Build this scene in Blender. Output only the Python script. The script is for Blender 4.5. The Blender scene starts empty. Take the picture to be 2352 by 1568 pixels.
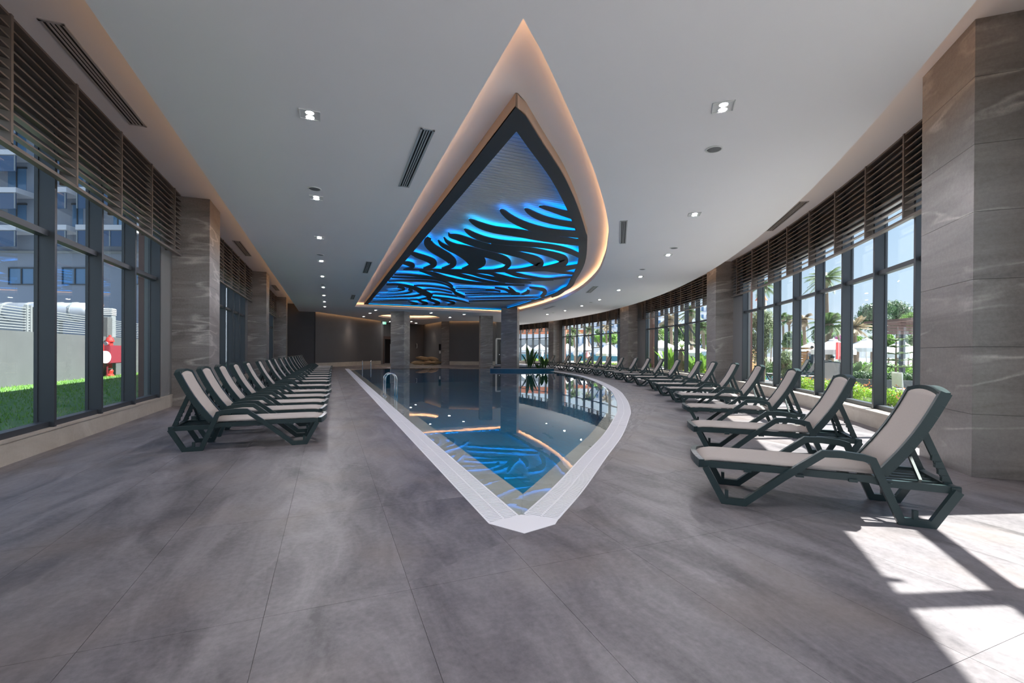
import bpy, bmesh, math, random
from mathutils import Vector, Matrix
random.seed(7)
PI = math.pi
SC = bpy.context.scene
COL = SC.collection
# ------------------------------------------------------------------ camera
FPX, EYE, YAW, PITCH, ROLL = 1045.0, 1.36, math.radians(22.0), 0.003, 0.006
CX, CY = 1176.0, 808.3 + 1045.0 * 0.003
RM = Matrix.Rotation(-YAW, 3, 'Z') @ Matrix.Rotation(PI / 2 - PITCH, 3, 'X') @ Matrix.Rotation(ROLL, 3, 'Z')
cam = bpy.data.cameras.new('camera')
cam.sensor_width = 36.0
cam.lens = FPX / 2352 * 36.0
cam.shift_y = (CY - 784) / 2352
cam.clip_end = 600
camo = bpy.data.objects.new('camera', cam)
camo.matrix_world = Matrix.Translation((0, 0, EYE)) @ RM.to_4x4()
COL.objects.link(camo)
SC.camera = camo
SC.view_settings.view_transform = 'Standard'
SC.view_settings.look = 'None'
SC.view_settings.gamma = 1.0
SC.view_settings.use_curve_mapping = False
SC.view_settings.exposure = 0.70
# ------------------------------------------------------------------ sky and sun
SUN_EL = math.radians(53.0)
SUN_E = 16.0
SKY_S = 0.84
W = bpy.data.worlds.new('sky')
SC.world = W
W.use_nodes = True
nt = W.node_tree
nt.nodes.clear()
tc = nt.nodes.new('ShaderNodeTexCoord')
sep = nt.nodes.new('ShaderNodeSeparateXYZ')
nt.links.new(tc.outputs['Generated'], sep.inputs[0])
grad = nt.nodes.new('ShaderNodeValToRGB')               # summer sky: pale at the horizon, blue overhead
els = grad.color_ramp.elements
els[0].position = 0.0; els[0].color = (0.74, 0.83, 0.93, 1)
els[1].position = 1.0; els[1].color = (0.20, 0.38, 0.80, 1)
e1 = els.new(0.12); e1.color = (0.64, 0.80, 0.99, 1)
e2 = els.new(0.45); e2.color = (0.38, 0.60, 0.95, 1)
nt.links.new(sep.outputs['Z'], grad.inputs[0])
cl = nt.nodes.new('ShaderNodeTexNoise')                 # thin high cloud
cl.inputs['Scale'].default_value = 3.0; cl.inputs['Detail'].default_value = 6; cl.inputs['Distortion'].default_value = 0.6
nt.links.new(tc.outputs['Generated'], cl.inputs['Vector'])
cm = nt.nodes.new('ShaderNodeMapRange')
cm.inputs['From Min'].default_value = 0.48; cm.inputs['From Max'].default_value = 0.75; cm.inputs['To Max'].default_value = 0.7
nt.links.new(cl.outputs['Fac'], cm.inputs['Value'])
cmx = nt.nodes.new('ShaderNodeMix'); cmx.data_type = 'RGBA'
nt.links.new(cm.outputs[0], cmx.inputs[0]); nt.links.new(grad.outputs[0], cmx.inputs[6]); cmx.inputs[7].default_value = (0.95, 0.97, 1.0, 1)
bg = nt.nodes.new('ShaderNodeBackground')
bg.inputs['Strength'].default_value = SKY_S
wo = nt.nodes.new('ShaderNodeOutputWorld')
nt.links.new(cmx.outputs[2], bg.inputs[0])
nt.links.new(bg.outputs[0], wo.inputs[0])
sl = bpy.data.lights.new('sun', 'SUN')
sl.energy = SUN_E
sl.angle = 0.011
sl.color = (1.0, 0.96, 0.9)
so = bpy.data.objects.new('sun', sl)
COL.objects.link(so)
sd = Vector((0.954 * math.cos(SUN_EL), -0.30 * math.cos(SUN_EL), math.sin(SUN_EL)))
so.rotation_euler = sd.to_track_quat('Z', 'Y').to_euler()
so.location = (30, -10, 40)
SPOT_E, COVE_E, LED_E = 780.0, 7.5, 5.0# downlight discs, cove strips, blue strips

# ------------------------------------------------------------------ pixel helpers (measuring the photograph)
def ray(x, y):
    return RM @ Vector(((x - CX) / FPX, -(y - CY) / FPX, -1.0))
def onz(x, y, z=0.0):
    d = ray(x, y)
    t = (z - EYE) / d.z
    return Vector((d.x * t, d.y * t, z))
def at(x, y, D):
    d = ray(x, y)
    return Vector((d.x * D, d.y * D, EYE + d.z * D))
def hor(x):
    return 805.8 + 0.006 * (x - 753.7)

# ------------------------------------------------------------------ materials
def nm(name):
    m = bpy.data.materials.new(name)
    m.use_nodes = True
    t = m.node_tree
    b = t.nodes['Principled BSDF']
    return m, t, b
def setp(b, **k):
    for a, v in k.items():
        b.inputs[a].default_value = v
def plain(name, col, rough=0.5, metal=0.0, spec=0.5, vary=0.0, scale=8.0):
    m, t, b = nm(name)
    b.inputs['Roughness'].default_value = rough
    b.inputs['Metallic'].default_value = metal
    b.inputs['Specular IOR Level'].default_value = spec
    c = (*col, 1.0)
    b.inputs['Base Color'].default_value = c
    if vary:
        g = t.nodes.new('ShaderNodeNewGeometry')
        n = t.nodes.new('ShaderNodeTexNoise')
        n.inputs['Scale'].default_value = scale
        n.inputs['Detail'].default_value = 4
        t.links.new(g.outputs['Position'], n.inputs['Vector'])
        r = t.nodes.new('ShaderNodeMapRange')
        r.inputs['To Min'].default_value = 1 - vary
        r.inputs['To Max'].default_value = 1 + vary
        t.links.new(n.outputs['Fac'], r.inputs['Value'])
        mx = t.nodes.new('ShaderNodeVectorMath')
        mx.operation = 'SCALE'
        mx.inputs[0].default_value = col
        t.links.new(r.outputs[0], mx.inputs['Scale'])
        t.links.new(mx.outputs[0], b.inputs['Base Color'])
    return m
def emis(name, col, s):
    m = bpy.data.materials.new(name)
    m.use_nodes = True
    t = m.node_tree
    t.nodes.clear()
    e = t.nodes.new('ShaderNodeEmission')
    e.inputs[0].default_value = (*col, 1)
    e.inputs[1].default_value = s
    o = t.nodes.new('ShaderNodeOutputMaterial')
    t.links.new(e.outputs[0], o.inputs[0])
    return m
def stone(name, dark, light, vein, scl, rough, bump=0.15, brown=None, veinw=0.5, rnd=0.12):
    """streaky stone; every separate piece (island) gets its own cut of the pattern"""
    m, t, b = nm(name)
    L, N = t.links.new, t.nodes.new
    g = N('ShaderNodeNewGeometry')
    sc = N('ShaderNodeVectorMath'); sc.operation = 'SCALE'
    comb = N('ShaderNodeCombineXYZ')
    for i, k in enumerate((37.0, 53.0, 71.0)):
        mm = N('ShaderNodeMath'); mm.operation = 'MULTIPLY'; mm.inputs[1].default_value = k
        L(g.outputs['Random Per Island'], mm.inputs[0]); L(mm.outputs[0], comb.inputs[i])
    ad = N('ShaderNodeVectorMath'); ad.operation = 'ADD'
    L(g.outputs['Position'], ad.inputs[0]); L(comb.outputs[0], ad.inputs[1])
    rot = N('ShaderNodeVectorRotate'); rot.rotation_type = 'AXIS_ANGLE'
    rot.inputs['Axis'].default_value = (0.6, 0.6, 0.1) if scl[2] > 1.5 else (0, 0, 1)
    ra = N('ShaderNodeMapRange'); ra.inputs['To Min'].default_value = -0.75; ra.inputs['To Max'].default_value = 0.75
    if scl[2] <= 1.5:
        ra.inputs['To Min'].default_value = -0.15; ra.inputs['To Max'].default_value = 0.15
    L(g.outputs['Random Per Island'], ra.inputs['Value']); L(ra.outputs[0], rot.inputs['Angle'])
    L(ad.outputs[0], rot.inputs['Vector'])
    mp = N('ShaderNodeMapping'); mp.inputs['Scale'].default_value = scl
    L(rot.outputs[0], mp.inputs['Vector'])
    n1 = N('ShaderNodeTexNoise'); n1.inputs['Scale'].default_value = 1.0; n1.inputs['Detail'].default_value = 9; n1.inputs['Roughness'].default_value = 0.62
    n1.inputs['Distortion'].default_value = 0.9
    L(mp.outputs[0], n1.inputs['Vector'])
    n2 = N('ShaderNodeTexNoise'); n2.inputs['Scale'].default_value = 26; n2.inputs['Detail'].default_value = 6; n2.inputs['Roughness'].default_value = 0.7
    L(ad.outputs[0], n2.inputs['Vector'])
    mixn = N('ShaderNodeMix'); mixn.inputs[0].default_value = 0.28
    L(n1.outputs['Fac'], mixn.inputs[2]); L(n2.outputs['Fac'], mixn.inputs[3])
    cr = N('ShaderNodeValToRGB')
    cr.color_ramp.elements[0].position = 0.36; cr.color_ramp.elements[0].color = (*dark, 1)
    cr.color_ramp.elements[1].position = 0.65; cr.color_ramp.elements[1].color = (*light, 1)
    L(mixn.outputs[0], cr.inputs[0])
    # veins: thin bands where a second noise crosses its middle
    n3 = N('ShaderNodeTexNoise'); n3.inputs['Scale'].default_value = 0.85; n3.inputs['Detail'].default_value = 3; n3.inputs['Roughness'].default_value = 0.45; n3.inputs['Distortion'].default_value = 0.15
    L(mp.outputs[0], n3.inputs['Vector'])
    sb = N('ShaderNodeMath'); sb.operation = 'SUBTRACT'; sb.inputs[1].default_value = 0.5; L(n3.outputs['Fac'], sb.inputs[0])
    ab = N('ShaderNodeMath'); ab.operation = 'ABSOLUTE'; L(sb.outputs[0], ab.inputs[0])
    mr = N('ShaderNodeMapRange'); mr.inputs['From Min'].default_value = 0.0; mr.inputs['From Max'].default_value = 0.026
    mr.inputs['To Min'].default_value = veinw; mr.inputs['To Max'].default_value = 0.0
    L(ab.outputs[0], mr.inputs['Value'])
    vm = N('ShaderNodeMath'); vm.operation = 'MULTIPLY'; L(mr.outputs[0], vm.inputs[0]); L(n2.outputs['Fac'], vm.inputs[1])
    vg = N('ShaderNodeMath'); vg.operation = 'MULTIPLY'; vg.inputs[1].default_value = 1.6; L(vm.outputs[0], vg.inputs[0])
    mk = N('ShaderNodeTexNoise'); mk.inputs['Scale'].default_value = 1.1; mk.inputs['Detail'].default_value = 2; L(ad.outputs[0], mk.inputs['Vector'])
    mkr = N('ShaderNodeMapRange'); mkr.inputs['From Min'].default_value = 0.42; mkr.inputs['From Max'].default_value = 0.62; mkr.inputs['To Max'].default_value = 2.6; L(mk.outputs['Fac'], mkr.inputs['Value']); L(mkr.outputs[0], vg.inputs[1])
    m2 = N('ShaderNodeMix'); m2.data_type = 'RGBA'
    L(vg.outputs[0], m2.inputs[0]); L(cr.outputs[0], m2.inputs[6]); m2.inputs[7].default_value = (*vein, 1)
    last = m2.outputs[2]
    if brown:
        n4 = N('ShaderNodeTexNoise'); n4.inputs['Scale'].default_value = 0.9; n4.inputs['Detail'].default_value = 2
        L(g.outputs['Position'], n4.inputs['Vector'])
        r4 = N('ShaderNodeMapRange'); r4.inputs['From Min'].default_value = 0.5; r4.inputs['From Max'].default_value = 0.75; r4.inputs['To Max'].default_value = 0.5
        L(n4.outputs['Fac'], r4.inputs['Value'])
        m4 = N('ShaderNodeMix'); m4.data_type = 'RGBA'
        L(r4.outputs[0], m4.inputs[0]); L(last, m4.inputs[6]); m4.inputs[7].default_value = (*brown, 1)
        last = m4.outputs[2]
    hs = N('ShaderNodeHueSaturation')
    rv = N('ShaderNodeMapRange'); rv.inputs['To Min'].default_value = 1 - rnd; rv.inputs['To Max'].default_value = 1 + rnd
    L(g.outputs['Random Per Island'], rv.inputs['Value']); L(rv.outputs[0], hs.inputs['Value'])
    L(last, hs.inputs['Color']); L(hs.outputs[0], b.inputs['Base Color'])
    b.inputs['Roughness'].default_value = rough
    bp = N('ShaderNodeBump'); bp.inputs['Strength'].default_value = bump; bp.inputs['Distance'].default_value = 0.01
    L(mixn.outputs[0], bp.inputs['Height']); L(bp.outputs[0], b.inputs['Normal'])
    return m
def schlick(name, f0, tint, rough=0.0, bump=None):
    m = bpy.data.materials.new(name); m.use_nodes = True
    t = m.node_tree; t.nodes.clear(); L, N = t.links.new, t.nodes.new
    lw = N('ShaderNodeLayerWeight'); lw.inputs['Blend'].default_value = 0.5
    pw = N('ShaderNodeMath'); pw.operation = 'POWER'; pw.inputs[1].default_value = 5.0
    L(lw.outputs['Facing'], pw.inputs[0])
    ma = N('ShaderNodeMath'); ma.operation = 'MULTIPLY_ADD'; ma.inputs[1].default_value = 1 - f0; ma.inputs[2].default_value = f0
    L(pw.outputs[0], ma.inputs[0])
    tr = N('ShaderNodeBsdfTransparent'); tr.inputs[0].default_value = (*tint, 1)
    gl = N('ShaderNodeBsdfGlossy'); gl.inputs['Roughness'].default_value = rough; gl.inputs[0].default_value = (1, 1, 1, 1)
    mx = N('ShaderNodeMixShader'); o = N('ShaderNodeOutputMaterial')
    L(ma.outputs[0], mx.inputs[0]); L(tr.outputs[0], mx.inputs[1]); L(gl.outputs[0], mx.inputs[2]); L(mx.outputs[0], o.inputs[0])
    if bump:
        g = N('ShaderNodeNewGeometry'); n = N('ShaderNodeTexNoise'); n.inputs['Scale'].default_value = bump[0]; n.inputs['Detail'].default_value = 2
        L(g.outputs['Position'], n.inputs['Vector'])
        bp = N('ShaderNodeBump'); bp.inputs['Strength'].default_value = bump[1]; bp.inputs['Distance'].default_value = 0.02
        L(n.outputs['Fac'], bp.inputs['Height']); L(bp.outputs[0], gl.inputs['Normal'])
    return m
def leafmat(name, a, bcol, trans=0.35):
    m, t, b = nm(name)
    L, N = t.links.new, t.nodes.new
    g = N('ShaderNodeNewGeometry'); cr = N('ShaderNodeValToRGB')
    cr.color_ramp.elements[0].color = (*a, 1); cr.color_ramp.elements[1].color = (*bcol, 1)
    L(g.outputs['Random Per Island'], cr.inputs[0])
    L(cr.outputs[0], b.inputs['Base Color'])
    b.inputs['Roughness'].default_value = 0.5
    tl = N('ShaderNodeBsdfTranslucent'); L(cr.outputs[0], tl.inputs[0])
    mx = N('ShaderNodeMixShader'); mx.inputs[0].default_value = trans
    o = t.nodes['Material Output']
    L(b.outputs[0], mx.inputs[1]); L(tl.outputs[0], mx.inputs[2]); L(mx.outputs[0], o.inputs[0])
    return m
MT = {}
MT['floor'] = stone('floor stone', (0.068, 0.061, 0.066), (0.235, 0.214, 0.226), (0.3, 0.28, 0.285), (2.4, 0.8, 1.0), 0.45, 0.15, (0.19, 0.145, 0.115), 0.15, 0.06)
MT['grout'] = plain('grout', (0.10, 0.095, 0.09), 0.9)
MT['column'] = stone('column stone', (0.17, 0.155, 0.147), (0.33, 0.305, 0.29), (0.52, 0.49, 0.46), (0.45, 0.45, 2.5), 0.36, 0.1, None, 0.75, 0.2)
MT['sill'] = stone('sill stone', (0.42, 0.37, 0.31), (0.56, 0.51, 0.44), (0.6, 0.56, 0.5), (1.2, 1.2, 2.0), 0.4, 0.05, None, 0.3, 0.05)
MT['coping'] = stone('coping stone', (0.43, 0.38, 0.315), (0.56, 0.51, 0.435), (0.46, 0.39, 0.3), (1.6, 1.6, 1.0), 0.35, 0.05, None, 0.25, 0.08)
MT['white'] = plain('ceiling paint', (0.84, 0.81, 0.83), 0.85, vary=0.02, scale=0.7)
MT['soffit'] = plain('soffit paint', (0.80, 0.78, 0.78), 0.85)
MT['wall'] = plain('dark wall paint', (0.11, 0.107, 0.112), 0.8, vary=0.08, scale=1.5)
MT['jamb'] = plain('grey jamb panel', (0.2, 0.2, 0.2), 0.6)
MT['frame'] = plain('slate frame metal', (0.055, 0.063, 0.073), 0.42, 0.3)
MT['louver'] = plain('bronze louver metal', (0.18, 0.152, 0.135), 0.45, 0.2)
MT['blind'] = plain('grey backing board', (0.06, 0.06, 0.065), 0.8)
MT['glass'] = schlick('window glass', 0.045, (0.93, 0.96, 0.96))
MT['water'] = schlick('pool water', 0.028, (0.9, 0.965, 0.975), 0.0, (5.0, 0.012))
MT['green'] = plain('dark green resin', (0.024, 0.044, 0.046), 0.33)
MT['sling'] = plain('beige sling fabric', (0.40, 0.355, 0.325), 0.8, vary=0.06, scale=60)
MT['chrome'] = plain('polished steel', (0.75, 0.75, 0.76), 0.12, 1.0)
MT['grate'] = plain('white grating plastic', (0.78, 0.77, 0.8), 0.5)
MT['gutter'] = plain('gutter channel', (0.14, 0.14, 0.16), 0.6)
MT['spot'] = emis('lamp disc', (0.98, 0.95, 1.0), SPOT_E)
MT['spotfar'] = emis('far lamp disc', (1.0, 0.93, 0.88), SPOT_E * 0.33)
MT['cove'] = emis('cove light strip', (1.0, 0.55, 0.25), COVE_E)
MT['cove2'] = emis('perimeter light strip', (1.0, 0.55, 0.25), COVE_E * 0.4)
MT['led'] = emis('blue light strip', (0.0, 0.25, 1.0), LED_E)
MT['led2'] = emis('cyan light strip', (0.0, 0.36, 0.8), LED_E)
MT['trimw'] = plain('white trim metal', (0.7, 0.7, 0.7), 0.4)
MT['vent'] = plain('vent aluminium', (0.5, 0.5, 0.5), 0.4, 0.3)
MT['black'] = plain('black void', (0.008, 0.008, 0.009), 0.8)
MT['speaker'] = plain('speaker grille', (0.16, 0.16, 0.17), 0.6)
MT['bronze'] = plain('dark bronze panel', (0.05, 0.043, 0.042), 0.5)
MT['fside'] = plain('frame side panel', (0.3, 0.255, 0.225), 0.6)
MT['rib'] = plain('grey ceiling slat', (0.42, 0.42, 0.43), 0.55)
MT['gtop'] = plain('grey top', (0.3, 0.3, 0.32), 0.5)
def pooltile():
    m, t, b = nm('blue pool tile')
    L, N = t.links.new, t.nodes.new
    g = N('ShaderNodeNewGeometry'); br = N('ShaderNodeTexBrick')
    br.offset = 0.0
    br.inputs['Scale'].default_value = 1.0
    br.inputs['Brick Width'].default_value = 0.25; br.inputs['Row Height'].default_value = 0.25
    br.inputs['Mortar Size'].default_value = 0.006
    br.inputs['Color1'].default_value = (0.0, 0.25, 0.44, 1); br.inputs['Color2'].default_value = (0.0, 0.30, 0.5, 1); br.inputs['Mortar'].default_value = (0.02, 0.14, 0.24, 1)
    L(g.outputs['Position'], br.inputs['Vector']); L(br.outputs['Color'], b.inputs['Base Color'])
    b.inputs['Roughness'].default_value = 0.3
    return m
MT['pool'] = pooltile()
MT['ptile'] = plain('dark teal planter mosaic', (0.0, 0.1, 0.19), 0.3, vary=0.25, scale=4)
# outdoors
MT['soil'] = plain('planting soil', (0.09, 0.07, 0.05), 0.95, vary=0.3, scale=5)
MT['pave'] = plain('pale paving', (0.46, 0.46, 0.48), 0.8, vary=0.06, scale=2)
MT['lawn'] = plain('lawn ground', (0.075, 0.17, 0.04), 0.95, vary=0.3, scale=9)
MT['grassb'] = leafmat('grass blades', (0.12, 0.27, 0.04), (0.22, 0.42, 0.06), 0.3)
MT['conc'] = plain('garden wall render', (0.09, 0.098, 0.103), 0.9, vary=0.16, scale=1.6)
MT['fence'] = plain('grey fence metal', (0.24, 0.26, 0.27), 0.5)
MT['red'] = plain('red enamel', (0.55, 0.035, 0.03), 0.4)
MT['dred'] = plain('dark red enamel', (0.25, 0.03, 0.045), 0.45)
MT['silver'] = plain('silver duct', (0.3, 0.33, 0.38), 0.4, 0.5)
MT['facade'] = plain('blue grey render', (0.25, 0.285, 0.35), 0.9)
MT['slabw'] = plain('white balcony slab', (0.55, 0.56, 0.6), 0.8)
MT['bglass'] = plain('blue balcony glass', (0.03, 0.07, 0.15), 0.25)
MT['wglass'] = plain('far window glass', (0.1, 0.2, 0.34), 0.1)
MT['lightwall'] = plain('pale building wall', (0.62, 0.66, 0.72), 0.9)
MT['terra'] = plain('terracotta roof', (0.6, 0.2, 0.1), 0.9)
MT['canvas'] = plain('white canvas', (0.85, 0.85, 0.84), 0.9)
MT['canvas2'] = plain('pink canvas', (0.75, 0.35, 0.38), 0.9)
MT['post'] = plain('white post', (0.7, 0.7, 0.7), 0.5)
MT['wood'] = plain('orange timber', (0.5, 0.26, 0.11), 0.7, vary=0.2, scale=6)
MT['brownw'] = plain('dark brown boards', (0.13, 0.08, 0.07), 0.6, vary=0.15, scale=4)
MT['pillar'] = plain('red brown cladding', (0.2, 0.095, 0.075), 0.6, vary=0.15, scale=3)
MT['trunk'] = plain('bark', (0.2, 0.15, 0.11), 0.95, vary=0.3, scale=14)
MT['leafs'] = leafmat('shrub leaves', (0.14, 0.3, 0.015), (0.34, 0.5, 0.05))
MT['flower'] = plain('orange flowers', (0.8, 0.2, 0.03), 0.7)
MT['olive'] = leafmat('olive leaves', (0.13, 0.18, 0.08), (0.3, 0.36, 0.2))
MT['pine'] = leafmat('pine needles', (0.03, 0.08, 0.03), (0.09, 0.17, 0.06), 0.2)
MT['frond'] = leafmat('palm fronds', (0.07, 0.13, 0.04), (0.18, 0.25, 0.1))
MT['dry'] = leafmat('dry fronds', (0.22, 0.17, 0.1), (0.36, 0.3, 0.2))
MT['broad'] = leafmat('broad leaves', (0.015, 0.06, 0.01), (0.06, 0.14, 0.03), 0.2)
MT['bright'] = leafmat('bright broad leaves', (0.1, 0.24, 0.03), (0.25, 0.42, 0.08))
MT['pink'] = leafmat('magenta blossoms', (0.5, 0.05, 0.3), (0.65, 0.15, 0.45))
MT['planter'] = plain('grey planter stone', (0.13, 0.14, 0.15), 0.8)
MT['teal'] = plain('teal pool barrier', (0.03, 0.16, 0.22), 0.3)
MT['opool'] = plain('turquoise water', (0.05, 0.35, 0.5), 0.08)
MT['skin'] = plain('skin', (0.5, 0.29, 0.2), 0.6)
MT['hair'] = plain('dark hair', (0.03, 0.02, 0.015), 0.6)
MT['cloth'] = plain('dark clothing', (0.03, 0.035, 0.05), 0.8)
MT['sand'] = plain('brown paper sacks', (0.42, 0.29, 0.16), 0.8, vary=0.25, scale=6)
MT['door'] = plain('dark door leaf', (0.025, 0.022, 0.022), 0.35)
MT['doorframe'] = plain('brown door frame', (0.06, 0.035, 0.03), 0.4)
MT['exit'] = emis('exit sign panel', (0.25, 0.7, 0.5), 0.8)
MT['exitw'] = emis('exit sign symbol', (0.9, 1.0, 0.95), 1.2)

# ------------------------------------------------------------------ mesh building
class M:
    def __init__(s): s.v = []; s.f = []
    def add(s, vs, fs):
        o = len(s.v); s.v += [tuple(p) for p in vs]; s.f += [tuple(i + o for i in f) for f in fs]; return s
    def hexa(s, c):
        return s.add(c, [(0, 3, 2, 1), (4, 5, 6, 7), (0, 1, 5, 4), (1, 2, 6, 5), (2, 3, 7, 6), (3, 0, 4, 7)])
    def box(s, x0, x1, y0, y1, z0, z1):
        return s.hexa([(x0, y0, z0), (x1, y0, z0), (x1, y1, z0), (x0, y1, z0), (x0, y0, z1), (x1, y0, z1), (x1, y1, z1), (x0, y1, z1)])
    def boxm(s, mat, sx, sy, sz):
        return s.hexa([mat @ Vector((a * sx / 2, b * sy / 2, c * sz / 2)) for c in (-1, 1) for a, b in ((-1, -1), (1, -1), (1, 1), (-1, 1))])
    def bar(s, p, q, w, h, up=(0, 0, 1)):
        p, q = Vector(p), Vector(q); d = (q - p); l = d.length; d.normalize()
        u = Vector(up); x = d.cross(u)
        if x.length < 1e-4: x = d.cross(Vector((1, 0, 0)))
        x.normalize(); z = x.cross(d)
        m = Matrix((x, d, z)).transposed().to_4x4(); m.translation = (p + q) / 2
        return s.boxm(m, w, l, h)
    def prism(s, poly, z0, z1):
        n = len(poly)
        return s.add([(p[0], p[1], z0) for p in poly] + [(p[0], p[1], z1) for p in poly],
                     [tuple(reversed(range(n))), tuple(range(n, 2 * n))] + [(i, (i + 1) % n, n + (i + 1) % n, n + i) for i in range(n)])
    def tube(s, pts, r, n=8, cap=True):
        pts = [Vector(p) for p in pts]; rings = []
        x = None
        for i, p in enumerate(pts):
            d = (pts[min(i + 1, len(pts) - 1)] - pts[max(i - 1, 0)]).normalized()
            if x is None:
                x = d.cross(Vector((0, 0, 1)))
                if x.length < 1e-3: x = d.cross(Vector((0, 1, 0)))
            x = (x - d * x.dot(d)).normalized(); y = d.cross(x)
            rr = r[i] if isinstance(r, (list, tuple)) else r
            rings.append([p + (x * math.cos(2 * PI * k / n) + y * math.sin(2 * PI * k / n)) * rr for k in range(n)])
        vs = [v for q in rings for v in q]
        fs = [(i * n + k, i * n + (k + 1) % n, (i + 1) * n + (k + 1) % n, (i + 1) * n + k) for i in range(len(pts) - 1) for k in range(n)]
        if cap: fs += [tuple(reversed(range(n))), tuple(range((len(pts) - 1) * n, len(pts) * n))]
        return s.add(vs, fs)
    def lathe(s, c, prof, n=24):
        vs = [(c[0] + r * math.cos(2 * PI * k / n), c[1] + r * math.sin(2 * PI * k / n), c[2] + z) for r, z in prof for k in range(n)]
        fs = [(i * n + k, i * n + (k + 1) % n, (i + 1) * n + (k + 1) % n, (i + 1) * n + k) for i in range(len(prof) - 1) for k in range(n)]
        fs += [tuple(reversed(range(n))), tuple(range((len(prof) - 1) * n, len(prof) * n))]
        return s.add(vs, fs)
    def path2(s, pts, w, th, axis, closed=False):
        """flat bar of in-plane width w swept with mitres along 2D (u,z) points; axis(u, z, y)->3D; th is thickness across"""
        n = len(pts); L_, R_ = [], []
        for i in range(n):
            a = pts[i - 1] if (i > 0 or closed) else None
            b = pts[(i + 1) % n] if (i < n - 1 or closed) else None
            p = Vector(pts[i])
            d1 = (p - Vector(a)).normalized() if a is not None else (Vector(b) - p).normalized()
            d2 = (Vector(b) - p).normalized() if b is not None else d1
            n1, n2 = Vector((-d1.y, d1.x)), Vector((-d2.y, d2.x))
            m = (n1 + n2).normalized(); k = w / 2 / max(0.35, m.dot(n1))
            L_.append(p + m * k); R_.append(p - m * k)
        vs = []
        for y in (-th / 2, th / 2):
            for q in (L_, R_): vs += [axis(p.x, p.y, y) for p in q]
        fs = []
        for i in range(n if closed else n - 1):
            j = (i + 1) % n
            fs += [(i, j, n + j, n + i), (2 * n + i, 3 * n + i, 3 * n + j, 2 * n + j), (i, 2 * n + i, 2 * n + j, j), (n + i, n + j, 3 * n + j, 3 * n + i)]
        if not closed:
            for i in (0, n - 1): fs.append((i, n + i, 3 * n + i, 2 * n + i))
        return s.add(vs, fs)
    def mesh(s, name, mat, smooth=False):
        me = bpy.data.meshes.new(name)
        me.from_pydata(s.v, [], s.f)
        if mat is not None: me.materials.append(MT[mat] if isinstance(mat, str) else mat)
        if smooth:
            me.polygons.foreach_set('use_smooth', [True] * len(me.polygons))
        me.update()
        return me
def recalc(me):
    b = bmesh.new(); b.from_mesh(me); bmesh.ops.recalc_face_normals(b, faces=b.faces); b.to_mesh(me); b.free()
def obj(name, data, mat=None, parent=None, smooth=False, fix=False, **props):
    if isinstance(data, M):
        data = data.mesh(name, mat, smooth)
        if fix: recalc(data)
    o = bpy.data.objects.new(name, data)
    COL.objects.link(o)
    if parent is not None:
        o.parent = parent
        o.matrix_parent_inverse = parent.matrix_basis.inverted() if not props.pop('local', False) else Matrix()
    for k, v in props.items(): o[k] = v
    return o
def thing(name, label, cat, loc=(0, 0, 0), rz=0.0, group=None):
    o = bpy.data.objects.new(name, None)
    o.empty_display_size = 0.1
    COL.objects.link(o)
    o.location = loc; o.rotation_euler = (0, 0, rz)
    o['label'] = label; o['category'] = cat
    if group: o['group'] = group
    return o
def tag(o, label, cat, group=None):
    o['label'] = label; o['category'] = cat
    if group: o['group'] = group
    return o
def struct(name, data=None, mat=None, **k):
    if data is None:
        o = bpy.data.objects.new(name, None); COL.objects.link(o)
    else:
        o = obj(name, data, mat, **k)
    o['kind'] = 'structure'
    return o
KIDS = {}
def kids(o):
    if o.name not in KIDS: KIDS[o.name] = list(o.children)
    return KIDS[o.name]
def copytree(o, loc, rz, label=None):
    """a copy of a thing whose parts sit in local coordinates"""
    c = o.copy(); COL.objects.link(c); c.location = loc; c.rotation_euler = (0, 0, rz)
    if label: c['label'] = label
    for k in kids(o):
        d = k.copy(); COL.objects.link(d); d.parent = c
        for g in kids(k):
            e = g.copy(); COL.objects.link(e); e.parent = d
    return c
def smoothline(pts, n=6, closed=False):
    out = []; m = len(pts); P = [Vector(p) for p in pts]
    for i in range(m if closed else m - 1):
        p0 = P[i - 1] if (i or closed) else P[0] * 2 - P[1]
        p1, p2 = P[i], P[(i + 1) % m]
        p3 = P[(i + 2) % m] if (i + 2 < m or closed) else P[-1] * 2 - P[-2]
        for k in range(n):
            t = k / n
            out.append(0.5 * ((2 * p1) + (p2 - p0) * t + (2 * p0 - 5 * p1 + 4 * p2 - p3) * t * t + (3 * p1 - p0 - 3 * p2 + p3) * t ** 3))
    if not closed: out.append(P[-1].copy())
    return out
def offset(line, d):
    """offset an open 2D line to its left by d"""
    out = []
    for i, p in enumerate(line):
        a, b = line[max(i - 1, 0)], line[min(i + 1, len(line) - 1)]
        t = (Vector(b[:2]) - Vector(a[:2])).normalized()
        out.append(Vector((p[0] - t.y * d, p[1] + t.x * d)))
    return out
def fill(loops, z0, z1, name, mat):
    """flat plate with holes, from outline loops"""
    cu = bpy.data.curves.new(name, 'CURVE'); cu.dimensions = '2D'; cu.fill_mode = 'BOTH'; cu.extrude = (z1 - z0) / 2
    for lp in loops:
        sp = cu.splines.new('POLY'); sp.points.add(len(lp) - 1); sp.use_cyclic_u = True
        for q, p in zip(sp.points, lp): q.co = (p[0], p[1], 0, 1)
    o = bpy.data.objects.new(name, cu); COL.objects.link(o)
    dg = bpy.context.evaluated_depsgraph_get(); dg.update()
    me = bpy.data.meshes.new_from_object(o.evaluated_get(dg))
    bpy.data.objects.remove(o); bpy.data.curves.remove(cu)
    for v in me.vertices: v.co.z += (z0 + z1) / 2
    me.materials.clear(); me.materials.append(MT[mat])
    return me
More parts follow.
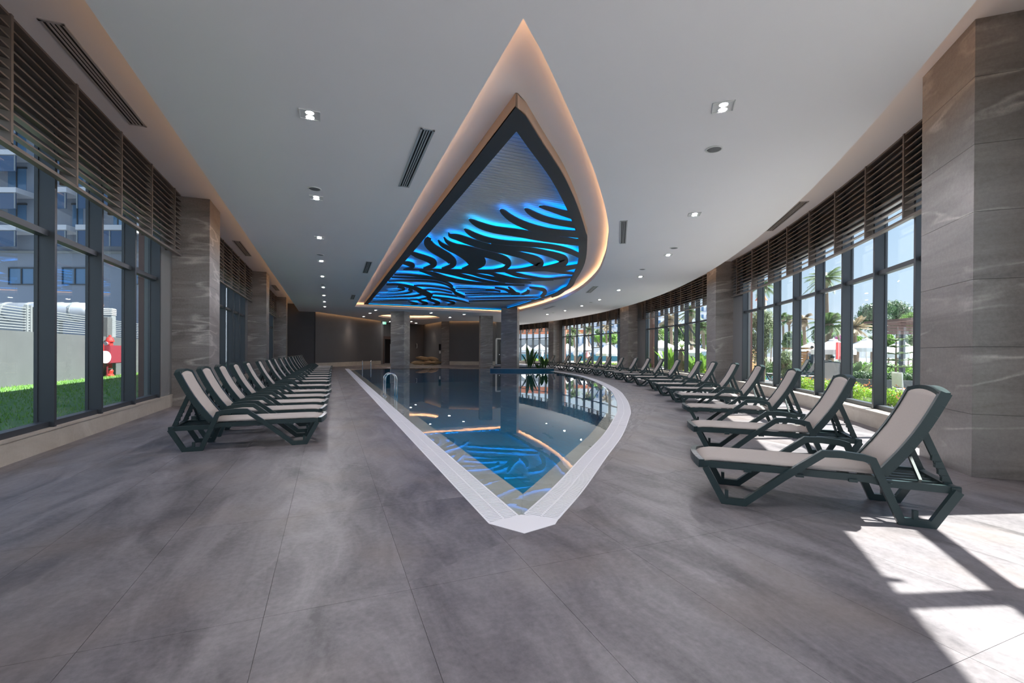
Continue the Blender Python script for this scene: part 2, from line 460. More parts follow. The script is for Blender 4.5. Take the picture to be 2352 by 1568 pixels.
def clip(poly, a, b, keep_left):
    """Sutherland-Hodgman against the line a->b"""
    out = []; n = len(poly)
    def sd(p):
        v = (b[0] - a[0]) * (p[1] - a[1]) - (b[1] - a[1]) * (p[0] - a[0]); return v if keep_left else -v
    for i in range(n):
        p, q = poly[i], poly[(i + 1) % n]; sp, sq = sd(p), sd(q)
        if sp >= 0: out.append(p)
        if sp * sq < 0:
            t = sp / (sp - sq); out.append((p[0] + (q[0] - p[0]) * t, p[1] + (q[1] - p[1]) * t))
    return out
def area(p):
    return 0.5 * abs(sum(p[i][0] * p[(i + 1) % len(p)][1] - p[(i + 1) % len(p)][0] * p[i][1] for i in range(len(p))))
def minus(polys, hole):
    """convex polygons minus a convex counter-clockwise hole"""
    hx = [p[0] for p in hole]; hy = [p[1] for p in hole]; out = []
    for cur in polys:
        if max(p[0] for p in cur) < min(hx) or min(p[0] for p in cur) > max(hx) or max(p[1] for p in cur) < min(hy) or min(p[1] for p in cur) > max(hy):
            out.append(cur); continue
        pieces = []; c = cur
        for i in range(len(hole)):
            a, b = hole[i], hole[(i + 1) % len(hole)]
            o_ = clip(c, a, b, False)
            if len(o_) > 2 and area(o_) > 1e-5: pieces.append(o_)
            c = clip(c, a, b, True)
            if len(c) < 3 or area(c) < 1e-6: c = None; break
        if c is None and sum(area(p) for p in pieces) > area(cur) - 1e-4: out.append(cur)
        else: out += pieces
    return out
# ---- frames of the two window walls: s runs along the wall, r outwards from the louver front
RO, RR = Vector((-35.99, 41.32)), 58.03
def FR(s, r, z):
    a = s / RR
    return Vector((RO.x + (RR + r) * math.cos(a), RO.y + (RR + r) * math.sin(a), z))
def FL(s, r, z):
    return Vector((-3.28 - r, s, z))
def seg(m, F, s0, s1, r0, r1, z0, z1, n=1):
    if F is FL: r0, r1 = r1, r0
    for i in range(n):
        a, b = s0 + (s1 - s0) * i / n, s0 + (s1 - s0) * (i + 1) / n
        m.hexa([F(a, r0, z0), F(a, r1, z0), F(b, r1, z0), F(b, r0, z0), F(a, r0, z1), F(a, r1, z1), F(b, r1, z1), F(b, r0, z1)])
    return m
Z1, Z2, ZR, ZF = 4.5, 5.09, 4.82, 4.62      # dropped ceiling, perimeter soffit, recess over the pool, art frame underside
# ------------------------------------------------------------------ pool outline
PX0, PX1, PX2 = 1.186, 1.48, 1.776                      # outer, inner edge of grating, inner edge of coping (left side)
rc = smoothline([(1.75, 3.29), (2.37, 3.92), (3.34, 4.99), (4.51, 6.27), (5.86, 7.91), (6.67, 8.96), (8.19, 11.21), (10.12, 14.47), (12.47, 19.47), (14.15, 24.17), (15.29, 29.54), (15.85, 33.4), (16.2, 37.3)], 5)
rc_in = offset(rc, 0.31)
rc_mid = offset(rc, 0.155)
rc_cp = offset(rc, 0.54)
YF = 37.2
def xcut(line, x):
    """where the line first passes x, dropping what lies left of it"""
    for i in range(len(line) - 1):
        a, b = line[i], line[i + 1]
        if a[0] <= x < b[0]:
            t = (x - a[0]) / (b[0] - a[0])
            return [Vector((x, a[1] + (b[1] - a[1]) * t))] + [Vector(p[:2]) for p in line[i + 1:]]
    a, b = Vector(line[0][:2]), Vector(line[1][:2])        # run it back to x
    t = (x - a.x) / (b.x - a.x)
    return [a + (b - a) * t] + [Vector(p[:2]) for p in line]
def ycut(line, y):
    out = []
    for i, p in enumerate(line):
        if p[1] >= y:
            a = line[i - 1]; t = (y - a[1]) / (p[1] - a[1])
            out.append(Vector((a[0] + (p[0] - a[0]) * t, y))); break
        out.append(Vector(p[:2]))
    return out
L_out = ycut(rc, YF); L_in = ycut(xcut(rc_in, PX1), YF); L_cp = ycut(xcut(rc_cp, PX2), YF - 0.3)
OUT = [(1.37, 3.12)] + [tuple(p[:2]) for p in L_out] + [(PX0, YF), (PX0, 3.41)]            # counter-clockwise
INN = [tuple(p) for p in L_in] + [(PX1, YF)]
CPP = [tuple(p) for p in L_cp] + [(PX2, YF - 0.3)]
JC, JR = (6.85, 42.6), 3.0
JAC = [(JC[0] + JR * math.cos(2 * PI * k / 40), JC[1] + JR * math.sin(2 * PI * k / 40)) for k in range(40)]
# ------------------------------------------------------------------ floor of 75 x 150 cm stone tiles
def inroom(x, y):
    if x < -3.6 or y < -8: return False
    if math.hypot(x - RO.x, y - RO.y) > RR + 0.45: return False
    return y < 57
OUTC = OUT[::1]
cells = []
ci0, cj0 = int((-3.6 - 0.445) / 0.745) - 1, int((-5 - 2.62) / 1.5) - 1
for i in range(ci0, ci0 + 40):
    for j in range(cj0, cj0 + 44):
        x0, y0 = 0.445 + 0.745 * i, 2.62 + 1.5 * j
        if not any(inroom(x0 + a, y0 + b) for a in (0, 0.745) for b in (0, 1.5)): continue
        cells.append((x0, y0))
def slab(m, polys, z0, z1):
    for p in polys: m.prism(p, z0, z1)
    return m
fm = M()
tiles = []
GAP = 0.0011
for (x0, y0) in cells:
    full = [(x0, y0), (x0 + 0.745, y0), (x0 + 0.745, y0 + 1.5), (x0, y0 + 1.5)]
    g = minus(minus([full], OUTC), JAC)
    if not g: continue
    slab(fm, g, -0.2, -0.004)
    t = [(x0 + GAP, y0 + GAP), (x0 + 0.745 - GAP, y0 + GAP), (x0 + 0.745 - GAP, y0 + 1.5 - GAP), (x0 + GAP, y0 + 1.5 - GAP)]
    tp = minus(minus([t], OUTC), JAC)
    cx, cy = x0 + 0.37, y0 + 0.75
    d = cx * math.sin(YAW) + cy * math.cos(YAW)
    l = cx * math.cos(YAW) - cy * math.sin(YAW)
    seen = d > 0.6 and abs(l) < d * 1.3 + 1.0
    tiles.append((0 if seen else 1, math.hypot(cx, cy), (x0, y0), tp, tp == [t]))
floor = struct('floor', fm, 'grout')
tiles.sort(key=lambda q: q[:2])
tm = M().box(GAP, 0.745 - GAP, GAP, 1.5 - GAP, -0.012, 0.0).mesh('floor_tile', 'floor')
rest = M()
for k, (a, d, (x0, y0), tp, whole) in enumerate(tiles):
    if k < 295:
        # one cut of stone per tile: a small private mesh keeps the pattern from repeating
        m = M(); slab(m, tp, -0.012, 0.0)
        obj('floor_tile', m, 'floor', floor)
    else:
        slab(rest, tp, -0.012, 0.0)
obj('floor_tile', rest, 'floor', floor, kind='stuff')

# ------------------------------------------------------------------ swimming pool
pool = thing('swimming_pool', 'teardrop-shaped indoor swimming pool with white grating rim and blue water', 'pool', (1.37, 3.12, 0))
bm_ = M(); n = len(CPP); ZB = -1.15
bm_.add([(p[0], p[1], ZB) for p in CPP], [tuple(range(n))])
bm_.add([(p[0], p[1], ZB) for p in CPP] + [(p[0], p[1], -0.03) for p in CPP], [((i + 1) % n, i, n + i, n + (i + 1) % n) for i in range(n)])
obj('basin', bm_, 'pool', pool)
obj('water', fill([INN], -0.022, -0.018, 'water', 'water') if False else M().add([(p[0], p[1], -0.012) for p in INN], [tuple(range(len(INN)))]), 'water', pool)
# gutter channel under the grating
gm = M()
def strip(m, A, B, z0, z1, closed=False):
    """solid between two lines of equal length"""
    k = len(A)
    for i in range(k - 1):
        m.hexa([(*A[i][:2], z0), (*A[i + 1][:2], z0), (*B[i + 1][:2], z0), (*B[i][:2], z0), (*A[i][:2], z1), (*A[i + 1][:2], z1), (*B[i + 1][:2], z1), (*B[i][:2], z1)])
    return m
cut_r = [Vector(p[:2]) for p in ycut(rc, YF)]
cut_ri = [Vector(p[:2]) for p in offset(cut_r, 0.31)]
cut_rm = [Vector(p[:2]) for p in offset(cut_r, 0.155)]
strip(gm, cut_r, cut_ri, -0.2, -0.05)
gm.box(PX0, PX1, 3.41, YF, -0.2, -0.05)
obj('gutter_channel', gm, 'gutter', pool)
# coping stones: left side, right side
yj = 4.12
prev = [tuple(L_in[0]), tuple(L_cp[0])]
while yj < YF:
    y2 = min(yj + 0.9, YF)
    a0 = prev
    b0 = [(PX1, y2), (PX2, y2)]
    m = M().prism([(a0[0][0] + .0, a0[0][1] + .0015), (a0[1][0], a0[1][1] + .0015), (b0[1][0], b0[1][1] - .0015), (b0[0][0], b0[0][1] - .0015)], -0.07, -0.028)
    obj('coping_stone', m, 'coping', pool)
    prev = b0; yj = y2
ci = [Vector(p) for p in L_in]
def along(line, ds):
    out = [line[0]]; acc = 0
    for a, b in zip(line, line[1:]):
        l = (b - a).length; p = 0
        while acc + l - p >= ds:
            p += ds - acc; acc = 0; out.append(a + (b - a) * (p / l))
        acc += l - p
    return out
ci_s = along(ci, 0.45)
nrm = offset(ci_s, 0.235)
nrm[0] = Vector(L_cp[0]) + Vector((0.002, 0.0))
nrm[1] = (nrm[1] + nrm[2]) / 2 if nrm[1].x < PX2 else nrm[1]
k = 0
while k + 2 < len(ci_s):
    A = ci_s[k:k + 3]; B = nrm[k:k + 3]
    m = M(); strip(m, A, B, -0.07, -0.028)
    obj('coping_stone', m, 'coping', pool); k += 2
# far rim
m = M(); far_x = cut_r[-1].x
m.box(PX0, far_x, YF, YF + 0.3, -0.07, 0.001)
obj('far_rim', m, 'sill', pool)
m = M().box(PX2, far_x - 0.5, YF - 0.3, YF, -0.07, -0.028)
obj('coping_stone', m, 'coping', pool)
# corner plate at the tip
obj('corner_plate', M().prism([(1.37, 3.12), (1.67, 3.2), (1.755, 3.30), (1.5, 3.49), (1.19, 3.42), (1.186, 3.40)], -0.05, 0.003), 'grate', pool)
# side rails and middle rails of the grating
rm = M()
for a, b in ((0.0, 0.018), (0.147, 0.163), (0.292, 0.31)):
    strip(rm, offset(cut_r, a), offset(cut_r, b), -0.045, 0.001)
for x0 in (PX0, PX0 + 0.139, PX1 - 0.018):
    rm.box(x0, x0 + 0.018, 3.41, YF, -0.045, 0.001)
obj('grate_rail', rm, 'grate', pool)
bars = []
y = 3.46
while y < YF:
    st = 0.034 if y < 9 else 0.068
    w = 0.011 if y < 9 else 0.024
    for x0, x1 in ((PX0 + 0.016, PX0 + 0.141), (PX0 + 0.155, PX1 - 0.016)):
        bars.append((y, [(x0, y - w), (x1, y - w), (x1, y + w), (x0, y + w)]))
    y += st
cs = along([Vector(p) for p in cut_r], 0.034)
for i, p in enumerate(cs):
    far = i > 150
    if far and i % 2: continue
    q = cs[min(i + 1, len(cs) - 1)] if i < len(cs) - 1 else p
    t = (cs[min(i + 1, len(cs) - 1)] - cs[max(i - 1, 0)]).normalized(); nn = Vector((-t.y, t.x)); w = 0.024 if far else 0.011
    for d0, d1 in ((0.016, 0.149), (0.161, 0.294)):
        bars.append((p.length, [tuple(p + nn * d0 - t * w), tuple(p + nn * d1 - t * w), tuple(p + nn * d1 + t * w), tuple(p + nn * d0 + t * w)]))
bars.sort(key=lambda b: b[0])
rest = M()
for k, (d, pl) in enumerate(bars):
    if k < 290: obj('grate_bar', M().prism(pl, -0.03, 0.0), 'grate', pool)
    else: rest.prism(pl, -0.03, 0.0)
obj('grate_bar', rest, 'grate', pool, kind='stuff')
dm = M().lathe((2.62, 5.75, ZB), [(0.11, 0.0), (0.11, 0.012), (0.09, 0.018), (0.0001, 0.018)], 20)
dr = obj('floor_drain', dm, 'grate', pool)
hm = M()
for a in range(6): hm.lathe((2.62 + 0.05 * math.cos(a * PI / 3), 5.75 + 0.05 * math.sin(a * PI / 3), ZB + 0.0185), [(0.012, 0), (0.012, 0.001), (0.0001, 0.001)], 8)
obj('drain_hole', hm, 'gutter', dr)

# ------------------------------------------------------------------ ceiling
room = [FL(-7.3, 0.6, 0)[:2]] + [FR(s, 0.5, 0)[:2] for s in [-56.8 + i * 1.0 for i in range(0, 72)]] + [(19, 58), (-1, 58), FL(44, 0.6, 0)[:2]]
ceiling = struct('ceiling', M().prism([tuple(p) for p in room], Z2, 5.6), 'soffit')
cutc = [(1.69, 3.95), (2.28, 4.55), (3.74, 6.18), (4.77, 7.41), (5.87, 8.82), (6.69, 9.96), (7.46, 11.15), (8.65, 13.12), (10.32, 16.36), (12.14, 21.29), (13.35, 27.04), (13.75, 32.0)]
CUT = [tuple(p) for p in smoothline(cutc, 5)] + [(13.77, 34.8), (1.74, 34.05)]
mr_ = [(8.0, -4.9), (2.0, -4.9)]
mainr = [FR(s, -1.15 if s < -12 else -1.15 - max(0, (s + 12)) * 0.0, 0)[:2] for s in [-54.0 + i * 1.0 for i in range(0, 65)]]
main = [tuple(p) for p in mainr] + [(20.4, 51.2), (18.9, 45.45), (16.35, 44.75), (14.42, 44.33), (11.4, 45.8), (11.03, 46.85), (10.3, 53.75), (9.0, 53.0), (5.6, 50.95), (5.2, 49.02), (-0.84, 39.93), (-2.17, 39.9)]
RC, RRD = (6.85, 42.0), 2.72
RING = [(RC[0] + RRD * math.cos(2 * PI * k / 48), RC[1] + RRD * math.sin(2 * PI * k / 48)) for k in range(48)]
drop = obj('dropped_panel', fill([main, CUT, RING], Z1, Z1 + 0.10, 'dropped_panel', 'white'), None, ceiling)
# upstand behind the edge of the panel hides the strip lights
def ribbon(m, line, w, z0, z1, closed=True, inward=1):
    n = len(line); c = [Vector(p[:2]) for p in line]; o_ = []
    for i, p in enumerate(c):
        a = c[i - 1] if (closed or i) else p; b = c[(i + 1) % n] if (closed or i < n - 1) else p
        t = (b - a).normalized(); o_.append(p + Vector((-t.y, t.x)) * w * inward)
    for i in range(n if closed else n - 1):
        j = (i + 1) % n
        m.hexa([(*c[i], z0), (*c[j], z0), (*o_[j], z0), (*o_[i], z0), (*c[i], z1), (*c[j], z1), (*o_[j], z1), (*o_[i], z1)])
    return m
# CUT runs counter-clockwise; outside of it is to the right
def out_off(line, d):
    n = len(line); c = [Vector(p[:2]) for p in line]; r = []
    for i, p in enumerate(c):
        t1 = (p - c[i - 1]).normalized(); t2 = (c[(i + 1) % n] - p).normalized()
        n1, n2 = Vector((t1.y, -t1.x)), Vector((t2.y, -t2.x)); mm = (n1 + n2).normalized()
        r.append(p + mm * d / max(0.35, mm.dot(n1)))
    return r
lip = M(); ribbon(lip, [tuple(p) for p in out_off(CUT, 0.004)], 0.03, Z1 + 0.1, Z1 + 0.18, True, -1)
ribbon(lip, RING, 0.03, Z1 + 0.1, Z1 + 0.16, True, -1)
obj('panel_upstand', lip, 'white', ceiling)
# recess over the pool: its own ceiling a little below the slab, with walls set back from the lip
REC = [tuple(p) for p in out_off(CUT, 0.28)]
rcl = fill([REC], ZR, ZR + 0.05, 'recess_ceiling', 'white')
obj('recess_ceiling', rcl, None, ceiling)
rw = M(); ribbon(rw, REC, 0.03, Z1 + 0.10, ZR + 0.02, True, -1)
obj('recess_wall', rw, 'white', ceiling)
RREC = [(RC[0] + (RRD + 0.25) * math.cos(2 * PI * k / 48), RC[1] + (RRD + 0.25) * math.sin(2 * PI * k / 48)) for k in range(48)]
obj('ring_ceiling', fill([RREC], ZR, ZR + 0.05, 'ring_ceiling', 'white'), None, ceiling)
rw = M(); ribbon(rw, RREC, 0.03, Z1 + 0.10, ZR + 0.02, True, -1)
obj('recess_wall', rw, 'white', ceiling)
# strip lights: thin luminous tapes lying behind the upstand and along the outer edge
def tape(line, w, z, closed, inward, mat='cove'):
    return obj('cove_light', ribbon(M(), line, w, z, z + 0.012, closed, inward), mat, ceiling)
tape([tuple(p) for p in out_off(CUT, 0.12)], 0.05, Z1 + 0.13, True, -1)
tape([(RC[0] + (RRD + 0.1) * math.cos(2 * PI * k / 48), RC[1] + (RRD + 0.1) * math.sin(2 * PI * k / 48)) for k in range(48)], 0.06, Z1 + 0.12, True, -1)
tape([(-2.17 + 0.12, 2.0), (-2.17 + 0.12, 40)], 0.04, Z1 + 0.16, False, 1, 'cove2')
tape([tuple(FR(s, -1.15 - 0.14, 0)[:2]) for s in [-45.5 + i * 1.5 for i in range(0, 38)]], 0.04, Z1 + 0.16, False, 1, 'cove2')
# solid fill between dropped panel and slab, so that the edge reads as one thick ceiling
edge = M()
ribbon(edge, [(-2.17 + 0.34, -3.4), (-2.17 + 0.34, 40)], 0.03, Z1 + 0.1, Z2, False, -1)
obj('edge_backing', edge, 'white', ceiling)
edge = M(); ribbon(edge, [tuple(FR(s, -1.15 - 0.4, 0)[:2]) for s in [-45.5 + i * 1.5 for i in range(0, 38)]], 0.03, Z1 + 0.1, Z2, False, -1)
obj('edge_backing', edge, 'white', ceiling)
upper = struct('roof', M().prism([tuple(p) for p in [FL(-7.4, 0.7, 0)[:2]] + [FR(s, 0.62, 0)[:2] for s in [-56.8 + i * 1.5 for i in range(0, 50)]] + [(20, 60), (-4, 60)]], 5.6, 7.5), 'conc')

# ------------------------------------------------------------------ columns clad in stone panels
def column(F, s0, s1, r0, r1, label, top=Z2, group='stone clad columns', name='column'):
    c = F((s0 + s1) / 2, (r0 + r1) / 2, 0)
    t = thing(name, label, 'column', c, 0, group)
    e = 0.02
    core = seg(M(), F, s0 + e, s1 - e, r0 + e, r1 - e, 0, top)
    obj('core', core, 'grout', t)
    zs = [0.0, 0.7] + [0.7 + 0.75 * k for k in range(1, 7)]
    zs = [z for z in zs if z < top - 0.05] + [top]
    g = 0.002
    for z0, z1 in zip(zs, zs[1:]):
        for (a0, a1, b0, b1) in ((s0 + g, s1 - g, r0, r0 + e), (s0, s0 + e, r0 + g, r1 - g), (s1 - e, s1, r0 + g, r1 - g), (s0 + g, s1 - g, r1 - e, r1)):
            obj('stone_panel', seg(M(), F, a0, a1, b0, b1, z0 + g, z1 - g), 'column', t)
    return t
ordn = ['nearest', 'second', 'third', 'fourth', 'fifth']
for k, y in enumerate((2.1, 13.25, 24.4, 35.35)):
    lab = ['stone clad column just behind the left edge of view', 'large stone clad column at the left wall right behind the first loungers',
           'stone clad column at the left wall between the second and third windows', 'farthest stone clad column on the left wall, in front of the dark wall'][k]
    column(FL, y, y + 1.15, -0.55, 0.5, lab)
for k, s in enumerate((-42.65, -28.65, -15.0, 0.5)):
    lab = ['massive stone clad column at the right edge of the picture', 'stone clad column on the curved window wall behind the nearer right-hand loungers',
           'stone clad column on the curved window wall between the second and third bays', 'smallest far stone clad column on the curved window wall, beside the planter'][k]
    column(FR, s, s + (1.15 if k != 2 else 1.6), -0.55, 0.75, lab)
def rotF(x, y, ang):
    c, s_ = math.cos(ang), math.sin(ang)
    return lambda s, r, z: Vector((x + r * c - s * s_, y + r * s_ + s * c, z))
# free standing: corner point, direction of front face
column(rotF(4.55, 36.75, math.radians(-33)), 0, 1.1, 0, 1.12, 'free-standing stone column on the far edge of the pool, leftmost of the three', Z1 + 0.02)
column(rotF(12.2, 37.5, math.radians(-12)), 0, 1.1, 0, 1.08, 'free-standing stone column right of the back wall with a darker left side', Z1 + 0.02)
column(rotF(10.95, 46.8, math.radians(-25)), 0, 0.9, 0, 0.95, 'slim far stone column beside the paper sacks near the back wall', Z1 + 0.02)
column(rotF(12.05, 32.05, math.radians(-32)), 0, 1.1, 0, 1.22, 'free-standing stone column rising out of the blue tiled planter in the pool', ZF + 0.1)

# ------------------------------------------------------------------ window walls
def bay(F, num, s0, s1, mull, divs, rm, sill_r, blind=True, opening=None, nslat=12):
    """one glazed bay between two columns: s0..s1 clear width, mull = mullion positions, divs = louver dividers"""
    md, gl = rm + 0.18, rm + 0.19
    z_s, z_t, zt0, zt1 = 0.30, 5.0, 2.895, 2.975
    w = struct('window_%d' % num)
    w.location = F((s0 + s1) / 2, gl, 0)
    n = max(4, int((s1 - s0) / 1.5))
    obj('bottom_frame', seg(M(), F, mull[0], mull[-1], rm + 0.05, md, z_s, z_s + 0.075, n), 'frame', w)
    obj('top_frame', seg(M(), F, mull[0], mull[-1], rm + 0.05, md, z_t - 0.08, z_t, n), 'frame', w)
    for s in mull:
        m = seg(M(), F, s - 0.03, s + 0.03, rm, md + 0.02, z_s, z_t)
        seg(m, F, s - 0.045, s + 0.045, md - 0.01, md + 0.03, z_s, z_t)
        obj('mullion', m, 'frame', w)
    for a, b in zip(mull, mull[1:]):
        if b - a < 0.5: continue
        obj('transom', seg(M(), F, a + 0.03, b - 0.03, rm + 0.06, md, zt0, zt1), 'frame', w)
        seg_lo = (z_s + 0.06, zt0)
        if opening and a < opening < b:
            zo = 1.52
            obj('transom', seg(M(), F, a + 0.03, b - 0.03, rm + 0.06, md, zo - 0.05, zo + 0.03), 'frame', w)
            obj('pane', seg(M(), F, a + 0.03, b - 0.03, gl, gl + 0.012, z_s + 0.06, zo - 0.05), 'glass', w)
            sash = M(); sl_ = math.radians(33); hh = zt0 - zo - 0.05
            def S(u, v, d):          # u across, v down the sash, d thickness
                return F(u, gl + v * math.sin(sl_) + d * math.cos(sl_), zt0 - v * math.cos(sl_) + d * math.sin(sl_))
            def q(u0, u1, v0, v1, d0, d1, mm):
                mm.hexa([S(u0, v1, d0), S(u1, v1, d0), S(u1, v1, d1), S(u0, v1, d1), S(u0, v0, d0), S(u1, v0, d0), S(u1, v0, d1), S(u0, v0, d1)])
            u0, u1 = a + 0.06, b - 0.06
            for (x0, x1, y0, y1) in ((u0, u0 + 0.07, 0, hh), (u1 - 0.07, u1, 0, hh), (u0, u1, 0, 0.07), (u0, u1, hh - 0.07, hh)): q(x0, x1, y0, y1, 0, 0.05, sash)
            so_ = obj('open_sash', sash, 'frame', w)
            sp = M(); q(u0 + 0.06, u1 - 0.06, 0.06, hh - 0.06, 0.02, 0.032, sp)
            obj('pane', sp, 'glass', so_)
        else:
            obj('pane', seg(M(), F, a + 0.03, b - 0.03, gl, gl + 0.012, *seg_lo), 'glass', w)
        obj('pane', seg(M(), F, a + 0.03, b - 0.03, gl, gl + 0.012, zt1, z_t - 0.05), 'glass', w)
    for a, b in ((s0, mull[0] - 0.03), (mull[-1] + 0.03, s1)):
        if b - a > 0.04: obj('jamb_panel', seg(M(), F, a, b, rm + 0.03, rm + 0.3, 0.0, Z2), 'jamb', w)
    # low stone sill wall
    sd_ = 'left' if F is FL else 'right'
    bw = struct('baseboard_%s' % sd_, seg(M(), F, s0, s1, sill_r + 0.012, rm + 0.3, 0, 0.265, n), 'sill')
    obj('sill_cap', seg(M(), F, s0, s1, sill_r, rm + 0.3, 0.265, 0.30, n), 'sill', bw)
    return w
def louver(F, label, s0, s1, divs):
    t = thing('louver_screen', label, 'louver', F((s0 + s1) / 2, 0.1, 3.65), 0, 'bronze louver screens over the windows')
    n = max(2, len(divs))
    zb = 3.645
    obj('bottom_rail', seg(M(), F, s0, s1, 0.0, 0.085, zb - 0.03, zb + 0.012, n), 'louver', t)
    obj('top_rail', seg(M(), F, s0, s1, 0.02, 0.2, Z2 - 0.035, Z2 - 0.004, n), 'louver', t)
    obj('backing_panel', seg(M(), F, s0, s1, 0.205, 0.225, 4.02, Z2 - 0.01, n), 'blind', t)
    for s in divs:
        obj('divider', seg(M(), F, s - 0.022, s + 0.022, 0.0, 0.19, zb, Z2 - 0.005), 'louver', t)
    e = [s0] + list(divs) + [s1]
    for a, b in zip(e, e[1:]):
        a2, b2 = a + (0.022 if a != s0 else 0.0), b - (0.022 if b != s1 else 0.0)
        if b2 - a2 < 0.06: continue
        for k in range(11):
            z = 3.77 + k * 0.115
            m = M()
            def P(s, r, zz): return F(s, r, zz)
            r0, r1 = 0.012, 0.115
            A = [(a2, r0, z), (a2, r1, z + 0.018), (b2, r1, z + 0.018), (b2, r0, z)]
            if F is FL: A = [A[1], A[0], A[3], A[2]]
            m.hexa([F(*p) for p in A] + [F(p[0], p[1], p[2] + 0.02) for p in A])
            obj('slat', m, 'louver', t)
        # roller blind cassette edge behind the slats
    return t
WN = 1
# left wall (plane), bays between the columns
ml1 = [3.95, 5.35, 6.75, 8.14, 9.54, 10.94, 12.33]
bay(FL, 1, 3.25, 13.25, ml1, None, 0.19, 0.19)
louver(FL, 'dark louver screen above the nearest left window', 3.25, 13.15, [3.95, 5.36, 6.81, 8.24, 9.73, 11.18, 12.64])
ml2 = [15.1 + 1.4 * k for k in range(7)]
bay(FL, 2, 14.4, 24.4, ml2, None, 0.19, 0.19)
louver(FL, 'dark louver screen above the second left window', 14.4, 24.3, [15.0 + 1.45 * k for k in range(7)])
ml3 = [26.2 + 1.4 * k for k in range(7)]
bay(FL, 3, 25.55, 35.35, ml3, None, 0.19, 0.19)
louver(FL, 'small far louver screen above the third left window', 25.55, 35.25, [26.1 + 1.45 * k for k in range(7)])
# right wall (curved)
mr1 = [-41.3, -39.82, -38.4, -36.98, -35.52, -34.05, -32.57, -31.15, -29.72]
bay(FR, 4, -41.5, -28.65, mr1, None, 0.1, -0.1)
louver(FR, 'bronze louver screen over the nearest right-hand window bay', -41.5, -28.75, [-41.1, -39.66, -38.26, -36.83, -35.35, -33.83, -32.36, -30.88, -29.33])
mr2 = [-27.1, -25.65, -24.15, -22.62, -21.1, -19.55, -18.0, -16.45]
bay(FR, 5, -27.5, -15.0, mr2, None, 0.1, -0.1, opening=-21.9)
louver(FR, 'bronze louver screen over the right-hand bay with the tilted open window', -27.5, -15.1, [-26.85, -25.35, -23.81, -22.25, -20.7, -19.18, -17.6, -16.03])
mr3 = [-13.0, -11.4, -9.75, -8.0, -6.3, -4.65, -3.1, -1.6, -0.2]
bay(FR, 6, -13.3, 0.5, mr3, None, 0.1, -0.1, opening=-5.4)
louver(FR, 'bronze louver screen over the third right-hand bay beyond the columns', -13.3, 0.4, [-12.7, -11.1, -9.5, -7.64, -5.9, -4.3, -2.75, -1.2])
mr4 = [2.1, 3.55, 4.98, 6.4, 7.8, 9.2, 10.6, 12.0]
bay(FR, 7, 1.65, 12.5, mr4, None, 0.1, -0.1)
louver(FR, 'farthest bronze louver screen beside the pool planter', 1.65, 12.4, [2.9, 4.3, 5.7, 7.1, 8.5, 9.9, 11.3])
# unseen bay beside the camera: lets the sun in, lengthened for extra daylight
mr0 = [-43.42 - 1.44 * k for k in range(9)][::-1]
bay(FR, 8, -55.6, -42.65, mr0, None, 0.1, -0.1)
louver(FR, 'bronze louver screen over the window bay beside the camera', -55.5, -42.75, [-43.2 - 1.44 * k for k in range(9)][::-1])
ml0 = [-6.4 + 1.4 * k for k in range(6)]  # unseen left bay, added so surfaces facing the camera get daylight
bay(FL, 9, -7.2, 2.1, ml0, None, 0.19, 0.19)
louver(FL, 'dark louver screen above the added left window behind the camera', -7.2, 2.0, [-6.4 + 1.45 * k for k in range(6)])
struct('wall_behind', M().bar((-4.0, -7.35, 2.55), (-2.5, -7.35, 2.55), 0.3, 5.1), 'wall')
# dark back walls beyond the pool
def wall(pts, name, mat, h=Z2, th=0.2, z0=0.0):
    m = M()
    for a, b in zip(pts, pts[1:]): m.bar((a[0], a[1], (z0 + h) / 2), (b[0], b[1], (z0 + h) / 2), th, h - z0)
    return struct(name, m, mat)
wall([(-3.6, 40.1), (-1.05, 40.1)], 'wall_back', 'wall')
wall([(-1.05, 40.1), (5.0, 49.2)], 'wall_back', 'wall')
wall([(5.0, 49.2), (5.4, 50.6)], 'wall_back', 'wall')
wall([(5.4, 51.2), (9.0, 53.4), (10.6, 54.2)], 'wall_back', 'wall', z0=3.0)
wall([(7.9, 52.7), (10.6, 54.2)], 'wall_back', 'wall')
wall([(10.6, 54.2), (11.3, 46.9)], 'wall_back', 'wall')
wall([(11.6, 46.0), (14.4, 44.6), (16.3, 45.0)], 'wall_back', 'wall')
wall([(16.3, 45.0), (18.6, 45.6)], 'wall_back', 'wall', z0=2.75)
wall([(17.5, 45.3), (18.6, 45.6), (21.5, 53.5)], 'wall_back', 'wall')
struct('wall_far', M().box(-4, 20, 57.3, 57.6, 0, 5.6), 'wall')
wall([(-3.6, 36.5), (-3.6, 40.1)], 'wall_left', 'wall')
for k, (a, b) in enumerate((((-1.0, 40.0), (5.05, 49.05)), ((11.6, 45.85), (14.35, 44.45)), ((14.35, 44.45), (16.2, 44.85)))):
    d = Vector((b[0] - a[0], b[1] - a[1], 0)).normalized(); nn = Vector((d.y, -d.x, 0))
    m = M().bar(Vector((*a, 0.19)) + nn * 0.03, Vector((*b, 0.19)) + nn * 0.03, 0.05, 0.38)
    struct('baseboard_back', m, 'sill')
# wall-washer strips lying behind the ceiling edge along the dark walls
def washer(a, b, off):
    d = Vector((b[0] - a[0], b[1] - a[1], 0)).normalized(); nn = Vector((d.y, -d.x, 0)) * off
    obj('cove_light', M().bar(Vector((*a, Z1 + .06)) + nn, Vector((*b, Z1 + .06)) + nn, 0.04, 0.012), 'cove', ceiling)
washer((-0.84, 39.93), (5.2, 49.02), -0.05)
washer((10.3, 53.6), (11.03, 46.95), -0.05)
washer((11.4, 45.8), (14.42, 44.33), -0.05)
washer((14.42, 44.33), (16.35, 44.75), -0.05)
